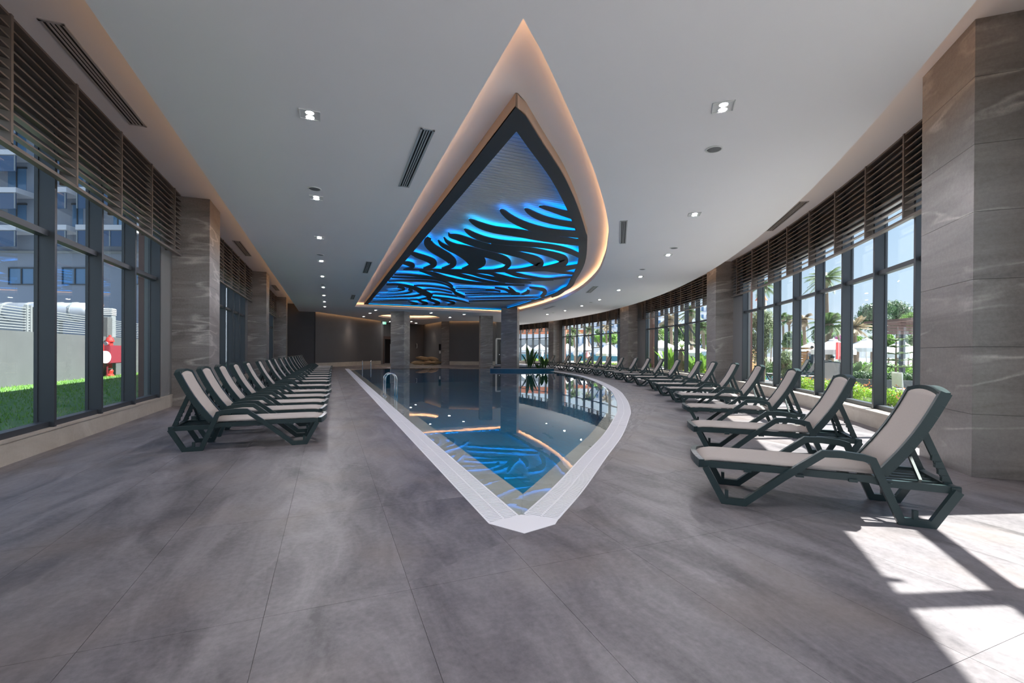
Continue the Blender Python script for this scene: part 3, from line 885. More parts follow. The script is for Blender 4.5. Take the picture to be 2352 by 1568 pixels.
# ------------------------------------------------------------------ sun loungers
LW = 0.74
def make_lounger(label, group, frame='green', sling='sling'):
    t = thing('sun_lounger', label, 'sun lounger', (0, 0, 0), 0, group)
    def part(name, m, mat, parent=t, smooth=False, fix=True):
        return obj(name, m, mat, parent, smooth=smooth, fix=fix, local=True)
    for sgn in (-1, 1):
        y0 = sgn * (LW / 2 - 0.03)
        ax = lambda u, z, y, y0=y0: (u, y0 + y, z)
        m = M().path2([(-0.25, 0.305), (-0.095, 0.029), (0.105, 0.029), (0.295, 0.495), (0.36, 0.512), (0.50, 0.525), (0.635, 0.520), (0.93, 0.285), (1.225, 0.029), (1.395, 0.029), (1.545, 0.315)], 0.056, 0.05, ax)
        part('side_frame', m, frame)
        m = M().path2([(-0.275, 0.307), (0.2, 0.312), (0.32, 0.335), (1.0, 0.342), (1.6, 0.338)], 0.058, 0.036, lambda u, z, y, y0=y0 - sgn * 0.034: (u, y0 + y, z))
        part('seat_rail', m, frame)
        fs = M().box(1.355, 1.385, y0 - 0.02, y0 + 0.02, 0.05, 0.125); fs.box(0.0, 0.03, y0 - 0.02, y0 + 0.02, 0.05, 0.125)
        part('stacking_lug', fs, frame)
    # foot-end cap: a bowed bar that closes the seat frame
    w = LW / 2 - 0.03
    pts = [(1.58 + 0.075 * (1 - (y / w) ** 2), y, 0.345 + 0.03 * (1 - (y / w) ** 2)) for y in [w * (-1 + k / 6) for k in range(13)]]
    m = M()
    for a, b in zip(pts, pts[1:]): m.bar(a, b, 0.05, 0.075)
    part('foot_end_cap', m, frame)
    m = M()
    for u in (0.42, 0.8, 1.2): m.box(u - 0.03, u + 0.03, -w, w, 0.300, 0.325)
    m.box(-0.27, -0.21, -w, w, 0.29, 0.33)
    m.box(0.16, 0.22, -w, w, 0.285, 0.32)
    for k in range(5): m.box(-0.21, 0.18, -0.22 + k * 0.11 - 0.012, -0.22 + k * 0.11 + 0.012, 0.295, 0.315)
    part('cross_brace', m, frame)
    # seat sling, slightly crowned across
    def sheet(us, ws, P, th):
        vs, fs = [], []
        nu, nw = len(us), len(ws)
        for s in (0, 1):
            for u in us:
                for y in ws: vs.append(P(u, y, s * th))
        N_ = nu * nw
        for i in range(nu - 1):
            for j in range(nw - 1):
                a = i * nw + j
                fs += [(a, a + 1, a + nw + 1, a + nw), (N_ + a, N_ + a + nw, N_ + a + nw + 1, N_ + a + 1)]
        for i in range(nu - 1):
            for j in (0, nw - 1):
                a = i * nw + j; fs.append((a, a + nw, N_ + a + nw, N_ + a) if j == 0 else (a, N_ + a, N_ + a + nw, a + nw))
        for j in range(nw - 1):
            for i in (0, nu - 1):
                a = i * nw + j; fs.append((a, N_ + a, N_ + a + 1, a + 1) if i == 0 else (a, a + 1, N_ + a + 1, N_ + a))
        return M().add(vs, fs)
    yw = [(-1 + k / 4) * (w - 0.035) for k in range(9)]
    def SP(u, y, d):
        q = 1 - (y / w) ** 2
        z = 0.372 + 0.022 * q - (0.03 * max(0, (u - 1.45) / 0.15) ** 2)
        return (u + (0.06 * q if u > 1.5 else 0), y, z + d)
    part('seat_sling', sheet([0.24, 0.5, 0.8, 1.1, 1.4, 1.5, 1.575], yw, SP, 0.012), sling, smooth=True)
    # raised backrest
    B0, B1 = Vector((0.215, 0.385)), Vector((-0.185, 1.06))
    dv = (B1 - B0); bl = dv.length; dv.normalize(); nv = Vector((dv.y, -dv.x))   # nv: towards the sitter
    def BP(v, y, d):
        bow = -0.03 * math.sin(PI * min(1, v / bl))
        p = B0 + dv * v + nv * (d + bow)
        return (p.x, y, p.y)
    bw_ = LW / 2 - 0.075
    for sgn in (-1, 1):
        pts = [BP(v, sgn * bw_, 0)for v in [bl * k / 8 for k in range(9)]]
        m = M()
        for a, b in zip(pts, pts[1:]): m.bar(a, b, 0.04, 0.075, (0, 0, 1))
        part('back_rail', m, frame)
    pts = [BP(bl - 0.02 + 0.045 * (1 - (y / bw_) ** 2), y, 0) for y in [bw_ * (-1 + k / 6) for k in range(13)]]
    m = M()
    for a, b in zip(pts, pts[1:]): m.bar(a, b, 0.075, 0.04, (0, 0, 1))
    part('back_top_rail', m, frame)
    m = M()
    for v in (0.06, 0.42): m.bar(BP(v, -bw_, -0.015), BP(v, bw_, -0.015), 0.03, 0.05)
    part('back_brace', m, frame)
    yb = [(-1 + k / 4) * (bw_ - 0.015) for k in range(9)]
    def BS(v, y, d):
        q = 1 - (y / bw_) ** 2
        return BP(min(v, bl - 0.05) + (0.04 * q if v > bl - 0.06 else 0), y, 0.014 + 0.012 * q + d)
    part('back_sling', sheet([0.02, 0.2, 0.4, 0.6, bl - 0.06, bl - 0.02], yb, BS, 0.01), sling, smooth=True)
    # prop that holds the back up, with its notched rack
    for sgn in (-1, 1):
        y = sgn * (bw_ - 0.05)
        m = M().bar(BP(0.45, y, -0.03), (-0.225, y, 0.335), 0.03, 0.05)
        for k in range(4):
            f = 0.45 + 0.13 * k
            p = Vector(BP(0.45, y, -0.03)).lerp(Vector((-0.225, y, 0.335)), f)
            m.box(p.x - 0.02, p.x + 0.02, y - 0.02, y + 0.02, p.z - 0.045, p.z)
        part('back_prop', m, frame)
    m = M().bar(BP(0.42, -bw_ + 0.05, -0.03), (-0.05, bw_ - 0.05, 0.34), 0.02, 0.03)
    m.bar(BP(0.30, -bw_ + 0.05, -0.05), BP(0.30, bw_ - 0.05, -0.05), 0.02, 0.03)
    part('prop_link', m, frame)
    return t
LEFT = [(7.25, 0), (8.35, 0), (9.45, 0.02), (10.6, 0.05), (11.9, 0.09), (13.8, 0.1), (15.8, 0.11), (17.4, 0.12), (19.2, 0.14), (21.2, 0.15), (23.0, 0.17), (24.8, 0.19), (26.3, 0.21), (27.8, 0.23), (29.2, 0.25), (30.4, 0.27), (31.5, 0.29)]
RIGHT = [(3.15, 3.24), (4.51, 4.72), (6.04, 6.47), (7.58, 8.38), (8.71, 10.05), (9.63, 11.64), (10.75, 13.38), (11.59, 15.33), (12.49, 17.33), (13.2, 19.1), (13.72, 20.75), (14.35, 22.83), (14.85, 24.8), (15.3, 26.51), (15.7, 28.38), (16.05, 30.3), (16.6, 33.07), (17.4, 37.1)]
ORD = ['first', 'second', 'third', 'fourth', 'fifth', 'sixth', 'seventh', 'eighth', 'ninth', 'tenth', 'eleventh', 'twelfth', 'thirteenth', 'fourteenth', 'fifteenth', 'sixteenth', 'seventeenth', 'eighteenth']
proto = None
NL, NR = len(LEFT), len(RIGHT)
def rowlabel(k, n, side, first, last):
    if k == 0: return first
    if k == n - 1: return last
    if k < n / 2: return 'green framed lounger with beige sling, %s from the near end of the %s' % (ORD[k], side)
    return 'green framed lounger with beige sling, %s from the far end of the %s' % (ORD[n - 1 - k], side)
for k, (y, dx) in enumerate(LEFT):
    lab = rowlabel(k, NL, 'left row', 'nearest green framed beige lounger of the left row by the wide window', 'farthest lounger of the left row, in front of the dark wall')
    loc, rz = (-1.69 + dx, y + LW / 2, 0), 0.0
    if proto is None:
        proto = make_lounger(lab, 'loungers along the left windows'); proto.location = loc
    else:
        copytree(proto, loc, rz, lab)
for k, (x, y) in enumerate(RIGHT):
    lab = rowlabel(k, NR, 'right curved row', 'largest foremost green framed beige lounger at right, half in a sun patch', 'farthest lounger of the right curved row, beside the planter leaves')
    n_ = (Vector((x, y)) - RO).normalized(); d_ = -n_; tg = Vector((-n_.y, n_.x))
    o_ = Vector((x, y)) + tg * (LW / 2) - d_ * 1.62
    c = copytree(proto, (o_.x, o_.y, 0), math.atan2(d_.y, d_.x), lab)
    c['group'] = 'loungers along the curved right windows'

# ------------------------------------------------------------------ ceiling fittings
def make_downlight(lampm='spot'):
    t = thing('downlight', 'x', 'ceiling light', (0, 0, Z1), 0, 'twin recessed downlights')
    m = M(); s, w = 0.13, 0.012
    for b in ((-s, s, -s, -s + w), (-s, s, s - w, s), (-s, -s + w, -s, s), (s - w, s, -s, s)): m.box(*b, -0.012, 0.0)
    m.box(-s, s, -s, s, -0.003, 0.0)
    obj('trim', m, 'trimw', t, local=True)
    for y in (-0.062, 0.062):
        r = M().lathe((0, y, -0.006), [(0.056, 0.002), (0.056, -0.004), (0.05, -0.004), (0.05, 0.002)], 20)
        obj('reflector_ring', r, 'trimw', t, local=True)
        obj('lamp', M().lathe((0, y, -0.008), [(0.05, 0.0), (0.05, 0.003)], 20), lampm, t, local=True)
    return t
dl = None
dlf = None
def downlight(x, y, rz, lab, far=False):
    global dl, dlf
    if far:
        if dlf is None:
            dlf = make_downlight('spotfar'); dlf.location = (x, y, Z1); dlf.rotation_euler = (0, 0, rz); dlf['label'] = lab; return dlf
        return copytree(dlf, (x, y, Z1), rz, lab)
    if dl is None:
        dl = make_downlight(); dl.location = (x, y, Z1); dl.rotation_euler = (0, 0, rz); dl['label'] = lab; return dl
    return copytree(dl, (x, y, Z1), rz, lab)
for k, y in enumerate([6.63 + 3.53 * i for i in range(9)]):
    downlight(-0.24, y, 0, 'twin ceiling downlight, %s from the near end of the line over the left loungers' % ORD[k] if k < 5 else 'tiny far twin downlight, %s from the far end of the line over the left loungers' % ORD[8 - k], k > 3)
for k, (x, y) in enumerate([(4.65, 4.38), (7.67, 8.01), (10.07, 11.64), (11.91, 15.41), (13.5, 19.17), (14.88, 23.05), (15.8, 26.62), (16.48, 30.2), (16.79, 33.82)]):
    n_ = (Vector((x, y)) - RO)
    downlight(x, y, math.atan2(n_.y, n_.x), 'twin ceiling downlight, %s from the near end of the curved right line' % ORD[k] if k < 5 else 'tiny far twin downlight, %s from the far end of the curved right line' % ORD[8 - k], k > 4)
fl = ['far downlight above the far left pool corner', 'far downlight between the pool corner and the grey wall', 'far downlight close to the angled grey wall', 'far downlight beside the green exit sign',
      'far downlight in front of the glowing round ceiling recess', 'far downlight right of the round ceiling recess', 'far downlight over the middle of the far pool edge', 'far downlight left of the two behind the round recess', 'far downlight right of the two behind the round recess']
for lab, (x, y) in zip(fl, [(3.34, 36.14), (3.19, 39.24), (2.95, 43.2), (6.02, 49.3), (7.73, 36.7), (10.3, 40.74), (10.6, 37.06), (8.06, 48.11), (8.94, 50.37)]): downlight(x, y, 0.5, lab, True)
# unseen lamps added past the visible lines, to brighten the near end
for k, (x, y) in enumerate([(-0.24, 3.1), (-0.24, -0.43), (-0.24, -3.96)]): downlight(x, y, 0, 'added twin ceiling downlight out of view, %s behind the visible left line' % ORD[k], True)
for k, s in enumerate((-47.6, -52.3)):
    p = FR(s, -3.1, 0); downlight(p.x, p.y, s / RR, 'added twin ceiling downlight out of view, %s behind the visible right line' % ORD[k])
for k, (x, y, e_) in enumerate([(2.2, 43.75, 90), (6.6, 50.6, 90), (9.2, 51.9, 60), (10.3, 50.0, 50)]):
    l_ = bpy.data.lights.new('downlight_beam', 'SPOT'); l_.energy = e_; l_.spot_size = 1.25; l_.spot_blend = 0.7; l_.color = (1, .8, .6); l_.shadow_soft_size = 0.05
    o_ = bpy.data.objects.new('downlight_beam', l_); COL.objects.link(o_); o_.location = (x, y, Z1 - 0.02)
def speaker(x, y, lab):
    t = thing('ceiling_speaker', lab, 'speaker', (x, y, Z1), 0, 'round ceiling speakers')
    obj('rim', M().lathe((0, 0, 0), [(0.125, 0.0), (0.125, -0.012), (0.105, -0.014), (0.105, 0.0)], 24), 'trimw', t, local=True)
    obj('grille', M().lathe((0, 0, 0), [(0.106, -0.002), (0.09, -0.011), (0.0001, -0.013)], 24), 'speaker', t, local=True)
for (x, y), lab in zip([(-0.26, 9.62), (-0.26, 16.13), (-0.26, 23.22), (-0.25, 30.17), (5.49, 5.34), (9.56, 10.8), (10.92, 14.02), (15.21, 24.54), (16.6, 32.4)],
        ['round grey ceiling speaker nearest on the left ceiling', 'round ceiling speaker second on the left ceiling line', 'tiny round ceiling speaker third on the left ceiling line', 'farthest tiny ceiling speaker on the left ceiling line',
         'round grey ceiling speaker nearest on the right ceiling, under the first right downlight', 'round ceiling speaker second on the right ceiling', 'round ceiling speaker third on the right ceiling', 'small far ceiling speaker fourth on the right ceiling', 'farthest tiny ceiling speaker on the right ceiling']): speaker(x, y, lab)
def vent(a, b, w, z, lab, nslot=4):
    """linear slot diffuser from a to b (xy), width w, on the ceiling face z"""
    a, b = Vector((*a, z)), Vector((*b, z)); c = (a + b) / 2; d = (b - a).normalized(); L_ = (b - a).length
    t = thing('ceiling_vent', lab, 'vent', c, math.atan2(d.y, d.x), 'linear ceiling vents')
    m = M(); h, e = 0.014, 0.03
    m.box(-L_ / 2, L_ / 2, -w / 2, -w / 2 + e, -h, 0); m.box(-L_ / 2, L_ / 2, w / 2 - e, w / 2, -h, 0)
    m.box(-L_ / 2, -L_ / 2 + e, -w / 2, w / 2, -h, 0); m.box(L_ / 2 - e, L_ / 2, -w / 2, w / 2, -h, 0)
    obj('frame', m, 'vent', t, local=True)
    obj('duct_opening', M().box(-L_ / 2 + e, L_ / 2 - e, -w / 2 + e, w / 2 - e, -0.003, 0), 'black', t, local=True)
    p = (w - 2 * e) / nslot
    for k in range(nslot - 1):
        y = -w / 2 + e + p * (k + 1)
        obj('fin', M().box(-L_ / 2 + e, L_ / 2 - e, y - p * 0.24, y + p * 0.24, -0.013, -0.002), 'vent', t, local=True)
vent((1.29, 6.4), (1.32, 8.82), 0.2, Z1, 'long slotted vent in the ceiling left of the pool recess, nearest')
vent((1.32, 16.65), (1.36, 19.15), 0.22, Z1, 'small slotted vent in the left ceiling beside the recess, second')
vent((1.3, 26.8), (1.33, 29.2), 0.22, Z1, 'tiny far slotted vent in the left ceiling beside the recess corner')
vent((6.5, 9.04), (7.83, 10.93), 0.17, Z1, 'slotted vent in the ceiling right of the pool recess')
vent((11.73, 18.5), (12.65, 20.67), 0.26, Z1, 'pale far slotted vent in the ceiling right of the recess')
vent((14.2, 27.6), (14.6, 29.9), 0.24, Z1, 'tiny farthest slotted vent on the right ceiling')
vent((-2.94, 6.77), (-2.945, 9.36), 0.24, Z2, 'long slotted vent in the perimeter soffit above the nearest left window')
vent((-2.92, 17.9), (-2.93, 20.55), 0.24, Z2, 'slotted vent in the perimeter soffit above the second left window')
vent((-2.91, 29.1), (-2.92, 31.6), 0.24, Z2, 'tiny slotted vent in the perimeter soffit above the third left window')
vent((12.4, 9.9), (10.78, 7.66), 0.22, Z2, 'long slotted vent in the soffit along the nearest right louver')
p0, p1 = FR(-19.3, -0.32, Z2), FR(-23.0, -0.32, Z2)
vent(p0[:2], p1[:2], 0.22, Z2, 'thin slotted vent in the soffit along the second right louver')

# ------------------------------------------------------------------ blue wave ceiling feature
art = thing('wave_ceiling_feature', 'large teardrop ceiling feature with dark wave cut-outs glowing blue', 'ceiling light', (6.5, 18, ZF))
def px(zx, zy): return 840 + zx / 4.523, 380 + zy / 4.523
fr_left = [onz(x, y, ZF).xy for x, y in ((1196, 250), (951, 541))]
tipF = onz(1197, 250, ZF).xy
xl = sum(onz(x, y, ZF).x for x, y in ((1150, 305), (1050, 424), (951, 541))) / 3
right_o = [onz(x, y, ZR).xy for x, y in ((1246.8, 300), (1297.3, 384), (1328, 457), (1345, 513))] + [onz(x, y, ZF).xy for x, y in ((1349, 552), (1343.6, 603), (1325, 639), (1300, 667))]
FY = 33.4
last = right_o[-1]
right_o = [tipF] + [p for p in right_o if p.y > tipF.y] + [Vector((last.x + 0.75, 27.5)), Vector((last.x + 1.15, FY))]
ro = smoothline(right_o, 5)
FO = [tuple(p[:2]) for p in ro] + [(xl, FY), (xl, tipF.y + 0.02)]
if abs(FO[0][0] - xl) > 0.01: FO[0] = (xl, tipF.y); FO.pop()
n = len(FO)
fi_r = ycut(xcut(offset([Vector(p[:2]) for p in ro], 0.26), xl + 0.26), FY - 0.26)
FI = [tuple(p[:2]) for p in fi_r] + [(xl + 0.26, FY - 0.26)]
obj('frame_face', fill([FO, FI], ZF, ZF + 0.03, 'frame_face', 'bronze'), None, art)
fs_ = M(); ribbon(fs_, FO, 0.03, ZF + 0.005, ZR, True, 1)
obj('frame_side', fs_, 'fside', art)
fs_ = M(); ribbon(fs_, FI, 0.02, ZF + 0.004, ZF + 0.035, True, -1)
obj('frame_inner_side', fs_, 'bronze', art)
# strip along the inside of the frame
lm = M(); ribbon(lm, [tuple(p) for p in out_off(FI, 0.04)], 0.03, ZF + 0.045, ZF + 0.055, True, -1)
obj('light_strip', lm, 'led', art)
# slatted back: rounded slats running across
y = FI[0][1] + 0.02; P_ = 0.125
def xspan(y):
    xs = []
    for i in range(len(FI)):
        a, b = FI[i], FI[(i + 1) % len(FI)]
        if (a[1] - y) * (b[1] - y) < 0: xs.append(a[0] + (b[0] - a[0]) * (y - a[1]) / (b[1] - a[1]))
    return (min(xs), max(xs)) if len(xs) >= 2 else None
while y < FY - 0.3:
    sp = xspan(y + P_ / 2)
    if sp and sp[1] - sp[0] > 0.05:
        pr = [(0.0, 0.052), (0.002, 0.016), (0.012, 0.003), (0.05, 0.0), (0.085, 0.003), (0.095, 0.016), (0.097, 0.052)]
        a, b = sp[0] - 0.16, sp[1] + 0.16
        zz = ZR - 0.055
        m = M(); k = len(pr)
        m.add([(a, y + u, zz + w) for u, w in pr] + [(b, y + u, zz + w) for u, w in pr], [(i, k + i, k + i + 1, i + 1) for i in range(k - 1)] + [(0, k - 1, 2 * k - 1, k), tuple(range(k)), tuple(reversed(range(k, 2 * k)))])
        obj('back_slat', m, 'rib', art, smooth=False)
    y += P_
STROKES = [
 [(1800,430,8),(1850,440,30),(1930,462,42),(2030,492,55),(2165,530,72)],
 [(1650,455,12),(1690,480,45),(1760,520,60),(1860,560,60),(2000,595,58),(2200,628,60)],
 [(1395,468,15),(1430,490,50),(1500,545,65),(1600,600,70),(1750,655,72),(1950,695,62),(2230,722,70)],
 [(1072,566,12),(1120,592,45),(1200,630,65),(1350,672,70),(1600,708,78),(1850,752,80),(2250,808,62)],
 [(1022,663,8),(1060,690,40),(1130,730,55),(1260,775,55),(1450,805,45),(1700,822,45),(1950,852,50),(2120,895,50),(2250,955,45)],
 [(1300,832,40),(1500,858,45),(1700,878,52),(1880,915,55),(2000,952,75),(2060,990,90),(2020,1035,62),(1900,1066,50),(1750,1085,30)],
 [(860,702,8),(880,735,35),(960,752,62),(1100,800,72),(1300,857,68),(1500,905,62),(1650,945,65),(1760,990,95),(1815,1020,72),(1760,1060,48),(1600,1088,28),(1440,1098,18)],
 [(812,750,10),(850,800,35),(930,840,50),(1050,872,70),(1200,910,75),(1350,948,75),(1450,990,80),(1480,1028,62),(1440,1072,35),(1330,1092,18)],
 [(1000,880,80),(1100,925,120),(1180,975,110),(1212,1015,68),(1160,1058,42),(1060,1082,22)],
 [(752,780,12),(790,825,40),(870,868,50),(970,905,72),(1060,955,95),(1115,1010,110),(1090,1060,70),(1000,1085,28)],
 [(662,755,40),(645,800,85),(690,857,90),(780,912,90),(860,962,90),(903,1010,85),(885,1050,48),(790,1076,20)],
 [(470,910,32),(540,940,50),(640,975,60),(705,1013,70),(690,1048,45),(600,1074,20)],
 [(385,1012,22),(440,1022,46),(490,1040,45),(470,1064,25),(400,1080,14)],
 [(390,1080,14),(700,1086,20),(1000,1096,30),(1300,1098,28),(1600,1092,28),(1850,1078,42),(2000,1082,55),(2220,1045,36)],
 [(1900,1078,40),(2050,1112,28),(2180,1128,18)],
 [(560,1095,10),(700,1130,45),(850,1180,50),(1050,1215,35),(1300,1235,22),(1650,1245,13)],
 [(700,1096,12),(900,1122,38),(1050,1160,38),(1250,1205,26),(1450,1226,12)],
 [(900,1102,14),(1080,1118,28),(1200,1150,34),(1400,1190,38),(1550,1215,24),(1720,1221,9)],
 [(1080,1105,12),(1280,1120,28),(1400,1155,42),(1560,1190,38),(1750,1195,18),(1950,1192,7)],
 [(1450,1107,16),(1570,1137,42),(1700,1162,28),(1900,1182,18),(2160,1160,12)],
 [(295,1136,10),(450,1141,20),(650,1160,23),(800,1195,12)],
 [(270,1166,10),(450,1170,16),(700,1181,18),(850,1220,18),(905,1262,18)],
 [(235,1206,9),(450,1200,13),(700,1206,16),(850,1246,18),(930,1302,22)],
 [(215,1240,12),(350,1241,20),(500,1275,38),(600,1320,56),(690,1362,50)],
 [(330,1262,22),(385,1272,26),(395,1290,20),(330,1306,10),(230,1312,7)],
 [(440,1286,24),(480,1304,22),(420,1330,12),(280,1342,9),(140,1347,7)],
 [(540,1306,28),(580,1334,22),(490,1360,13),(300,1370,9),(105,1376,7)],
 [(620,1342,28),(650,1368,22),(550,1394,12),(300,1402,8),(75,1407,6)],
 [(500,1250,12),(700,1260,15),(880,1290,17),(940,1330,30),(1030,1368,26)],
 [(560,1290,10),(750,1300,12),(900,1326,12)],
 [(640,1330,9),(800,1341,11),(950,1361,12)],
 [(690,1370,18),(850,1386,17),(1000,1411,12),(1080,1436,7)],
 [(640,1386,22),(720,1414,30),(762,1434,28),(700,1449,10)],
 [(540,1396,14),(590,1420,24),(640,1434,22),(580,1448,8)],
 [(440,1411,12),(480,1425,17),(540,1438,15),(470,1448,7)],
 [(780,1391,12),(860,1411,19),(920,1430,24),(850,1448,9)],
 [(930,1276,7),(1100,1281,11),(1300,1291,12),(1400,1311,17)],
 [(950,1301,7),(1150,1303,9),(1350,1301,9)],
 [(1030,1331,9),(1250,1326,11),(1500,1331,10)],
 [(1040,1356,7),(1300,1346,9),(1650,1346,8)],
 [(1060,1386,7),(1300,1381,9),(1600,1376,10),(1800,1371,7)],
 [(1070,1411,7),(1300,1406,9),(1600,1401,9),(1850,1396,6)],
 [(1340,1271,12),(1450,1291,22),(1520,1321,36),(1600,1336,20)],
 [(1480,1262,14),(1520,1295,26),(1560,1326,22)],
 [(1690,1292,26),(1680,1320,36),(1620,1341,16)],
 [(1700,1270,12),(1840,1292,36),(1858,1328,44),(1820,1366,24)],
 [(2080,1270,16),(2050,1296,40),(2000,1332,40),(1930,1368,18)],
]
rnd = random.Random(3)
def stroke(pts, z0, z1, k=1.0, cutoff=0):
    L_ = smoothline([Vector((p[0], p[1], p[2])) for p in pts], 6)
    U, V = [], []
    for i, p in enumerate(L_):
        a, b = L_[max(i - 1, 0)], L_[min(i + 1, len(L_) - 1)]
        t = Vector((b.x - a.x, b.y - a.y)).normalized(); nn = Vector((-t.y, t.x)); w = max(1.5, p.z) / 2 * k
        U.append(Vector((p.x, p.y)) + nn * w); V.append(Vector((p.x, p.y)) - nn * w)
    m = M()
    A = [onz(*px(*q), ZF) for q in U]; B = [onz(*px(*q), ZF) for q in V]
    N_ = len(A)
    vs = [(q.x, q.y, z) for z in (z0, z1) for S_ in (A, B) for q in S_]
    fs = []
    for i in range(N_ - 1):
        fs += [(i, i + 1, N_ + i + 1, N_ + i), (2 * N_ + i, 3 * N_ + i, 3 * N_ + i + 1, 2 * N_ + i + 1), (i, 2 * N_ + i, 2 * N_ + i + 1, i + 1), (N_ + i, N_ + i + 1, 3 * N_ + i + 1, 3 * N_ + i)]
    for i in (0, N_ - 1): fs.append((i, N_ + i, 3 * N_ + i, 2 * N_ + i))
    m.add(vs, fs)
    return m
for k, st in enumerate(STROKES):
    dz = 0.0006 * (k % 12)
    w = obj('wave_panel', stroke(st, ZF + 0.001 + dz, ZF + 0.024 + dz), 'bronze', art, fix=True)
    obj('light_strip', stroke(st, ZF + 0.032, ZF + 0.036, 0.62), 'led2' if k in (3, 4, 5, 7) else 'led', w, fix=True)

# ------------------------------------------------------------------ pool ladders
def ladder(lab, x0, x1, y, dy, h, grp):
    t = thing('pool_ladder', lab, 'pool ladder', (x0, y, 0), 0, grp)
    for k in (0, 1):
        yy = y + dy * k
        r = (x1 - x0) / 2; pts = [(x0, yy, -0.05), (x0, yy, h - r)]
        pts += [(x0 + r - r * math.cos(a), yy, h - r + r * math.sin(a)) for a in [PI * q / 10 for q in range(1, 10)]]
        pts += [(x1, yy, h - r), (x1 + 0.02, yy, -0.9)]
        obj('rail', M().tube(pts, 0.021, 10), 'chrome', t, smooth=True)
        obj('flange', M().lathe((x0, yy, -0.028), [(0.05, 0), (0.05, 0.02), (0.03, 0.03), (0.022, 0.05)], 14), 'chrome', t)
    for z in (-0.25, -0.5, -0.75):
        obj('step', M().box(x1 - 0.03, x1 + 0.05, min(y, y + dy), max(y, y + dy), z, z + 0.03), 'chrome', t)
ladder('polished steel pool ladder with two hooped rails on the near left pool edge', 1.60, 1.93, 14.55, -0.45, 0.69, 'pool ladders')
t = thing('pool_ladder', 'far steel pool ladder seen edge-on as two thin posts at the far pool edge', 'pool ladder', (2.7, 36.6, 0), 0, 'pool ladders')
for x in (2.45, 3.07):
    pts = [(x, 37.0, -0.03), (x, 37.0, 0.45)] + [(x, 36.82 + 0.18 * math.cos(a), 0.45 + 0.18 * math.sin(a)) for a in [PI * q / 8 for q in range(1, 8)]] + [(x, 36.64, 0.45), (x, 36.62, -0.9)]
    obj('rail', M().tube(pts, 0.024, 8), 'chrome', t, smooth=True)
    obj('flange', M().lathe((x, 37.0, -0.028), [(0.05, 0), (0.05, 0.02), (0.03, 0.03), (0.022, 0.05)], 12), 'chrome', t)

# ------------------------------------------------------------------ planter island in the pool
pl = thing('pool_planter', 'blue tiled planter island rising from the water around a stone column', 'planter', (12.8, 31, 0))
pa, pb, pc_, pd_, pe = (10.75, 30.75), (12.85, 29.85), (15.25, 29.55), (16.0, 33.0), (12.2, 34.6)
outl = [pa, pb, pc_, pd_, pe]
def inset(poly, d): return [tuple(p) for p in out_off(poly, -d)]
obj('tiled_wall', fill([outl, inset(outl, 0.18)], -1.1, 0.155, 'tiled_wall', 'ptile'), None, pl)
obj('cap', fill([[tuple(p) for p in out_off(outl, 0.02)], inset(outl, 0.2)], 0.155, 0.2, 'cap', 'gtop'), None, pl)
obj('soil', M().prism(inset(outl, 0.18), -0.3, 0.1), 'soil', pl)
def leafblade(m, base, direc, length, width, droop, lift=0.9, seg_=6):
    """a curved pointed leaf blade rising from base"""
    d = Vector((math.cos(direc), math.sin(direc), 0)); s = Vector((-d.y, d.x, 0))
    vs = []
    for i in range(seg_ + 1):
        t = i / seg_
        p = Vector(base) + d * (length * (0.25 * t + droop * t * t)) + Vector((0, 0, 1)) * length * lift * (t - droop * 0.6 * t * t)
        w = width * math.sin(PI * min(1, 0.12 + 0.88 * t)) ** 0.8 * (1 if i < seg_ else 0.05)
        vs += [p - s * w / 2 + Vector((0, 0, w * 0.18)), p, p + s * w / 2 + Vector((0, 0, w * 0.18))]
    fs = []
    for i in range(seg_):
        a = i * 3; fs += [(a, a + 1, a + 4, a + 3), (a + 1, a + 2, a + 5, a + 4)]
    return m.add(vs, fs)
def broadplant(name, lab, x, y, z, h, nl, mat, seed, cat='plant', group=None, spread=0.5, wid=0.2):
    r = random.Random(seed)
    t = thing(name, lab, cat, (x, y, z), 0, group)
    for k in range(nl):
        a = r.random() * 2 * PI; l = h * r.uniform(0.55, 1.0)
        sx, sy = x + math.cos(a) * 0.06, y + math.sin(a) * 0.06
        ln = r.uniform(0.1, 0.35)
        top = (sx + math.cos(a) * l * 0.25 * spread, sy + math.sin(a) * l * 0.25 * spread, z + l * ln)
        obj('stalk', M().tube([(sx, sy, z), top], 0.014, 5), mat, t)
        m = leafblade(M(), top, a, l * 0.8, min(.26, l * wid), r.uniform(0.1, 0.45) * spread, 0.8)
        obj('leaf', m, mat, t)
    return t
broadplant('leafy_plant', 'large dark leafed plant beside the column in the pool planter', 13.9, 30.9, 0.1, 1.9, 11, 'broad', 1)
broadplant('leafy_plant', 'second leafy plant at the right end of the pool planter', 15.0, 30.7, 0.1, 1.3, 9, 'broad', 5)
broadplant('leafy_plant', 'low leafy plant between the two taller plants of the pool planter', 14.4, 30.2, 0.1, 0.7, 14, 'broad', 9, spread=1.2)
# ------------------------------------------------------------------ round whirlpool at the back
jz = thing('whirlpool', 'round sunken whirlpool with pale rim beyond the far pool edge', 'pool', (*JC, 0))
m = M(); ribbon(m, JAC, 0.3, -0.1, 0.05, True, 1)
obj('rim', m, 'sill', jz)
m = M(); k = len(JAC)
m.add([(p[0], p[1], -0.8) for p in JAC] + [(p[0], p[1], 0.0) for p in JAC], [tuple(range(k))] + [((i + 1) % k, i, k + i, k + (i + 1) % k) for i in range(k)])
obj('basin', m, 'door', jz)
